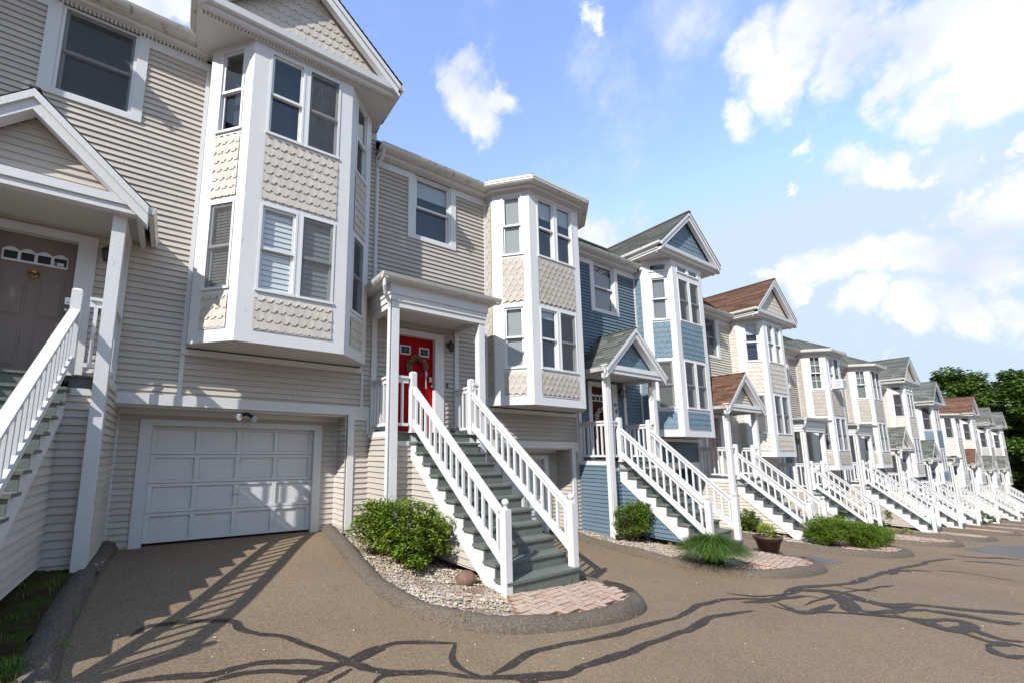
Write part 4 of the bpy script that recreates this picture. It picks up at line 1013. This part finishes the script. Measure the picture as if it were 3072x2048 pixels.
def grassclump(base,rx,h,n,label,seed,mats=('grass_a','grass_b','grass_a')):
    rr=random.Random(seed); o=MB(); ks=[o.mi(m) for m in mats]
    for i in range(n):
        a=rr.uniform(0,6.283); r0=rr.uniform(0,.22)*rx; b=Vector((r0*math.cos(a),r0*math.sin(a),0)); a2=a+rr.uniform(-.6,.6); out=Vector((math.cos(a2),math.sin(a2),0)); reach=rx*rr.uniform(.15,1.0)**.8; H_=h*rr.uniform(.65,1.05); k=rr.choice(ks); s=Vector((-out.y,out.x,0)); pv=None
        for j in range(6):
            t=j/5; p=b+out*reach*(t**1.6)+Vector((0,0,H_*(1-(1-t)**1.7)*(1-.62*t*t*(reach/rx)))); wd=.0085*(1-t*.85)
            o.v.append(tuple(p+s*wd)); o.v.append(tuple(p-s*wd)); c=(len(o.v)-2,len(o.v)-1)
            if pv: o.f.append([pv[0],pv[1],c[1],c[0]]); o.m.append(k)
            pv=c
    q=link('ornamental_grass',o,None,base); return tag(q,label,'ornamental grass')
grassclump(at(9.47,-3.20,.09),.64,.62,4600,'arching clump of green ornamental grass by the blue house steps',5)
# flower pot on the island
px_,py_=12.62,-2.82
pot=thing('flower_pot',(px_,py_,road(px_,py_)),'brown plastic pot with a small green plant standing by the brick island tip','flower pot')
M['pot']=mat('brown_pot',(.075,.042,.03),.45,.1,8)
mb=MB(); mb.lathe((0,0,0),[(.16,0),(.235,.30),(.255,.305),(.26,.34),(.275,.345),(.285,.40),(.265,.405),(.25,.37),(.22,.36)],'pot',24); link('pot',mb.mesh('pot',True),pot)
mb=MB(); mb.lathe((0,0,.0),[(.24,.345),(.02,.36)],'brickside',16); link('soil',mb,pot)
rr=random.Random(5); mb=MB(); ks=[mb.mi('leaf_yellow'),mb.mi('leaf_light')]
for i in range(420):
    v=rv(rr); p=Vector((v.x*.17,v.y*.17,.52+v.z*.13)); leaf(mb,p,v+Vector((0,0,.5)),Vector((rr.uniform(-1,1),rr.uniform(-1,1),1)),.05,.03,rr.choice(ks))
mb.tube([(0,0,.35),(.02,0,.5)],.012,'twig',5); link('potted_plant',mb,pot)
# rock
mb=MB(); rr=random.Random(8); mb.lathe((0,0,0),[(.08,-.06),(.135,-.01),(.14,.05),(.11,.10),(.05,.13),(.01,.135)],mat('brown_rock',(.17,.105,.075),.85,.2,9,.6,30),12)
mb.v=[(x*.98+rr.uniform(-.008,.008),y*.85+rr.uniform(-.008,.008),z+rr.uniform(-.006,.006)) for x,y,z in mb.v]
tag(link('rock',mb.mesh('rock',True),None,at(4.42,-2.62,.12)),'round brown rock on the gravel beside the white stair stringer','rock')
# rooster ornament on the landing
B0=Vector((5.85,0,-.55))
rs=thing('rooster_statue',B0+Vector((-.28,-.62,2.577)),'black rooster ornament on the landing before the red door','statue')
mb=MB(); mb.tube([(-.085,0,.125),(-.06,0,.09),(-.03,0,.06),(.02,0,.055),(.055,0,.07)],[.014,.022,.036,.034,.012],'black',10)
mb.tube([(.05,0,.07),(.085,0,.11),(.11,0,.125),(.13,0,.10),(.13,0,.06),(.115,0,.03)],[.012,.014,.014,.013,.01,.004],'black',8)
mb.tube([(-.10,0,.127),(-.085,0,.135),(-.07,0,.128)],[.006,.016,.008],'black',8); mb.prism([(-.125,.125),(-.098,.135),(-.098,.12)],-.005,.005,'black')
mb.prism([(-.10,.14),(-.105,.165),(-.092,.152),(-.085,.17),(-.078,.15),(-.066,.158),(-.068,.138)],-.004,.004,'black')
mb.tube([(-.01,.012,.03),(-.01,.015,0)],.006,'black',5); mb.tube([(.01,-.012,.03),(.01,-.015,0)],.006,'black',5); mb.box(-.035,.035,-.03,.03,-.0,.006,'black')
link('body',mb.mesh('rooster',True),rs)
# wreaths
def wreath(loc,r,arc,mats,n,label,seed,L,ribbon=False):
    rr=random.Random(seed); o=thing('door_wreath',loc,label,'wreath'); mb=MB(); ks=[mb.mi(m) for m in mats]
    for i in range(n):
        a=rr.uniform(*arc); c=Vector((math.cos(a)*r,-.02,math.sin(a)*r)); v=rv(rr)*.045; tg=Vector((-math.sin(a),0,math.cos(a)))*rr.choice((1,1,-.3)); leaf(mb,c+v,tg+rv(rr)*.8+v*6,Vector((0,-1,.3))+rv(rr)*.6,L*rr.uniform(.6,1.3),L*.35,rr.choice(ks))
    link('foliage',mb,o)
    h=MB(); h.tube([(math.cos(t/24*6.283)*r,.02,math.sin(t/24*6.283)*r) for t in range(24)],.004,'twig',5,close=True); link('hoop',h,o)
    if ribbon:
        q=MB(); x0=math.cos(-.35)*r; z0=math.sin(-.35)*r
        q.prism([(x0,z0),(x0+.02,z0),(x0+.03,z0-.36),(x0+.005,z0-.37)],.03,.034,'shade'); q.prism([(x0+.01,z0+.02),(x0+.045,z0-.06),(x0+.03,z0-.12),(x0+.01,z0-.03)],.036,.04,'trimw'); link('ribbon',q,o)
    return o
leafmat('pampas',(.30,.19,.13),.2); leafmat('pampas2',(.20,.12,.09),.2); M['petal']=mat('white_petal',(.75,.75,.66),.7); M['petalp']=mat('purple_petal',(.50,.25,.55),.7,.2)
wreath(B0+Vector((-.735,.02,3.93)),.19,(-.2,4.1),['pampas','pampas2','pampas'],1500,'dried pampas hoop wreath with white ribbon on the red door',4,.045,True)
wreath(Vector((11.58-.78,.02,-1.09+3.72)),.21,(0,6.283),['petal','petal','leaf_dark','leaf_mid'],700,'wreath of white flowers and greenery on the dark red door',6,.06)
# knocker and sticker on the brown door
HA=HS[1]; dA=[c for c in HA.children if c.name.startswith('front_door')][0]
mb=MB(); mb.lathe((-.765,-.055,4.0),[(.012,.10),(.02,.085),(.008,.075)],'brass',8); mb.tube([(-.82,-.055,4.03),(-.80,-.05,4.07),(-.765,-.05,4.085),(-.73,-.05,4.07),(-.71,-.055,4.03),(-.72,-.045,3.98),(-.765,-.04,3.955),(-.81,-.045,3.98)],.009,'brass',6,close=True); mb.lathe((-.765,-.05,4.035),[(.005,-.03),(.036,-.01),(.042,.01),(.03,.03),(.008,.035)],'brass',10); mb.lathe((-.765,-.055,3.93),[(.004,-.03),(.014,-.01),(.008,.01)],'brass',8)
link('door_knocker',mb.mesh('knocker',True),dA)
mb=MB(); mb.box(-.575,-.475,-.0535,-.052,4.185,4.225,'white'); mb.box(-.57,-.545,-.0519,-.0515,4.19,4.22,'black'); link('window_sticker',mb,dA)
# twin flood light under the beam
mb=MB(); mb.tube([(2.0,-.12,2.30),(2.0,-.12,2.255)],.045,'black',10); mb.tube([(2.0,-.12,2.275),(1.93,-.08,2.25),(1.89,-.03,2.22)],[.02,.03,.055],'black',12); mb.tube([(2.0,-.12,2.275),(2.07,-.08,2.24),(2.10,-.03,2.20)],[.02,.03,.055],'black',12)
mb.tube([(1.89,-.03,2.22),(1.875,-.01,2.205)],[.055,.05],'shade',12); mb.tube([(2.10,-.03,2.20),(2.115,-.01,2.182)],[.055,.05],'shade',12); link('flood_light',mb.mesh('flood_light'),HA)
# air conditioner
E0=Vector((23.08,0,-2.21)); M['acgrey']=mat('grille_grey',(.33,.34,.36),.6)
ac=thing('air_conditioner',E0+Vector((2.17,-.95,6.67)),'white window air conditioner in the upper bay window of the tan house','air conditioner')
mb=MB(); mb.box(-.26,.26,-.05,.30,0,.38,'trimw')
for i in range(9): mb.box(-.22,.22,.301,.306,.04+i*.035,.052+i*.035,'acgrey')
for i in range(8):
    mb.box(-.2645,-.261,.03,.24,.06+i*.035,.075+i*.035,'acgrey')
link('casing',mb,ac)
# house number on the nearer blue house
def text(s,size,loc,parent):
    cu=bpy.data.curves.new('t','FONT'); cu.body=s; cu.size=size; cu.extrude=.002; cu.offset=.006; cu.align_x='CENTER'
    t=bpy.data.objects.new('t',cu); C.objects.link(t); bpy.context.view_layer.update()
    me=bpy.data.meshes.new_from_object(t.evaluated_get(bpy.context.evaluated_depsgraph_get())); bpy.data.objects.remove(t)
    me.materials.clear(); me.materials.append(M['black']); o=link('house_number',me,parent,loc); o.rotation_euler=(math.pi/2,0,0); return o
for h_ in HS[1:5]:
    mb=MB(); mb.box(-.045,-.015,.02,.045,3.56,3.66,'black'); mb.box(-.036,-.024,.045,.049,3.60,3.62,'white'); link('doorbell',mb,h_)
text('916',.115,(-.215,-.042,4.04),HS[3]); text('4',.20,(-.215,-.042,3.84),HS[3])
# flowers and wind chime on the blue porch
C0=Vector((11.58,0,-1.09))
fl=thing('flower_planter',C0+Vector((-.95,-.55,2.577)),'pink and purple flowers in a planter behind the railing of the blue porch','planter')
rr=random.Random(3); mb=MB(); ks=[mb.mi('petalp'),mb.mi('petalp'),mb.mi('petal'),mb.mi('leaf_mid')]
for i in range(500):
    v=rv(rr); p=Vector((v.x*.20,v.y*.16,.62+v.z*.16)); leaf(mb,p,v+rv(rr)*.3,rv(rr),.05,.045,ks[3] if v.z<-.5 else rr.choice(ks[:3]))
link('flowers',mb,fl); mb=MB(); mb.lathe((0,0,0),[(.10,0),(.14,.3),(.15,.5),(.13,.5)],'pot',14); link('pot',mb,fl)
wc=thing('wind_chime',C0+Vector((.0,-.95,4.70)),'small wind chime hanging from the blue house porch beam','wind chime')
mb=MB(); mb.tube([(0,0,0),(0,0,-.18)],.003,'black',4); mb.lathe((0,0,-.19),[(.04,0),(.035,.012)],'wood',8)
for i in range(5): a=i*1.256; mb.tube([(.03*math.cos(a),.03*math.sin(a),-.22),(.03*math.cos(a),.03*math.sin(a),-.38-.02*i)],.005,'steel',5)
mb.tube([(0,0,-.19),(0,0,-.30)],.018,'wood',6); link('chimes',mb,wc)
# ---------------------------------------------------------------- trees
def tree(base,h,cr,n,mats,label,seed,L=.42,kind='maple_tree',lowf=.15):
    rr=random.Random(seed); o=thing(kind,base,label,'tree'); t=MB(); tr=[]
    t.tube([(0,0,-.5),(.1,0,h*.2),(0,.1,h*.42)],[.45,.34,.26],'bark',9)
    for i in range(11):
        a=i*2.4; e=rr.uniform(.5,.85); z0=h*rr.uniform(.15,.42); tip=(math.cos(a)*cr*e,math.sin(a)*cr*e,h*rr.uniform(.45,.88)); mid=(tip[0]*.45,tip[1]*.45,(z0+tip[2])*.5+.3)
        t.tube([(0,0,z0),mid,tip],[.16,.10,.03],'bark',6); tr.append(Vector((tip[0],-tip[1],tip[2])))
    link('trunk',t,o); mb=MB(); ks=[mb.mi(m) for m in mats]; cz=h*.56; rz_=h*.46
    cl=[]
    for i in range(150):
        v=rv(rr); v=v.normalized()*(.55+.5*rr.random()); 
        p=Vector((v.x*cr,v.y*cr,cz+v.z*rz_))
        if p.z<h*lowf: continue
        cl.append((p,rr.uniform(.10,.22)*cr))
    per=n//len(cl)
    for c,r in cl:
        km=rr.choice((0,0,1,2))
        for i in range(per):
            v=rv(rr); p=c+Vector((v.x*r,v.y*r,v.z*r*.55)); d=Vector((v.x,v.y,-.3+v.z*.3))
            leaf(mb,p,d+rv(rr)*.5,Vector((rr.uniform(-.4,.4),rr.uniform(-.4,.4),1)),L*rr.uniform(.6,1.2),L*.7,ks[km] if rr.random()<.7 else rr.choice(ks))
    link('crown',mb,o); return o
tree((84,1.3,road(84,3)),15.6,7.6,60000,['tree_a','tree_a','tree_b','leaf_dark'],'large dark green maple with a broad crown behind the last house',31)
tree((80,-6.6,road(80,-6)),13.8,5.6,36000,['tree_c','tree_d','tree_c','tree_a'],'brighter green tree at the right edge in front of the dark maple',32)
tree((95,-3,road(95,-3)),13,8,20000,['tree_b','tree_a','tree_b'],'dark tree filling the gap behind the bright green one',33,L=.6,lowf=.0)
tree((88,-1.5,road(88,0)),6.5,5.5,16000,['tree_b','tree_a','tree_c'],'low bushy tree under the maple at the end of the road',34,L=.45,lowf=.0)

# ---------------------------------------------------------------- litter and blades
rr=random.Random(77); mb=MB(); ks=[mb.mi('petal'),mb.mi('leaf_yellow'),mb.mi('st4')]
for i in range(620):
    x=rr.uniform(-.5,14) if i<420 else rr.uniform(8,30); y=rr.uniform(-6.8,.2) if rr.random()<.6 else rr.gauss(-3.6,.9)
    z=rz(x,y)+.010; a=rr.uniform(0,6.28); s_=rr.uniform(.006,.016); p=Vector((x,y,z)); leaf(mb,p,Vector((math.cos(a),math.sin(a),.15)),Vector((0,0,1)),s_*1.6,s_,rr.choice((ks[0],ks[0],ks[2],ks[1])))
struct(link('petal_litter',mb),'stuff')
mb=MB(); ks=[mb.mi('grass_b'),mb.mi('leaf_light'),mb.mi('grass_a')]
def tuft(x,y,n,h,r,z0=.08):
    for _ in range(n):
        a=rr.uniform(0,6.28); q=Vector((x+rr.gauss(0,r),y+rr.gauss(0,r),0)); q.z=road(q.x,q.y)+z0; k=rr.choice(ks); hh=h*rr.uniform(.4,1.1); d=Vector((math.cos(a)*.5,math.sin(a)*.5,1))*hh; s_=Vector((-math.sin(a),math.cos(a),0))*.0028; b=len(mb.v)
        for v in(q-s_,q+s_,q+d*.6+s_*.7,q+d*.6-s_*.7,q+d+Vector((math.cos(a),math.sin(a),0))*hh*.25): mb.v.append(tuple(v))
        mb.f.append([b,b+1,b+2,b+3]); mb.f.append([b+3,b+2,b+4]); mb.m+=[k,k]
for i in range(170): tuft(rr.uniform(-2.2,.45),rr.uniform(-4.6,-.9),rr.randint(5,16),.045,.04)
for i in range(14): tuft(rr.uniform(.15,.42),rr.uniform(-4.4,-2.8),26,.075,.035)
for i in range(22): tuft(rr.uniform(3.6,5.2),rr.uniform(-3.7,-2.6),7,.05,.03,.1)
for i in range(6): tuft(4.75+i*.2,-3.17,4,.14,.02,.1)
struct(link('grass_blades',mb),'stuff')

# trees on the other side of the street, seen in the window panes
for i,(x,y,h,c) in enumerate(((-34,-17,11,5),(-20,-31,12,6),(-4,-30,10,5.5),(12,-33,12,6),(30,-30,11,6),(52,-32,13,7))):
    tree((x,y,road(x,-8)-.3),h,c,7000,['tree_a','tree_b','tree_a'],['round tree across the street uphill, reflected in the angled bay panes','broad tree across the street left of the camera','small round tree across the street behind the camera','broad tree across the street behind the camera to the right','dense tree across the street opposite the cream house','tall tree across the street opposite the far blue house'][i],50+i,L=.7)
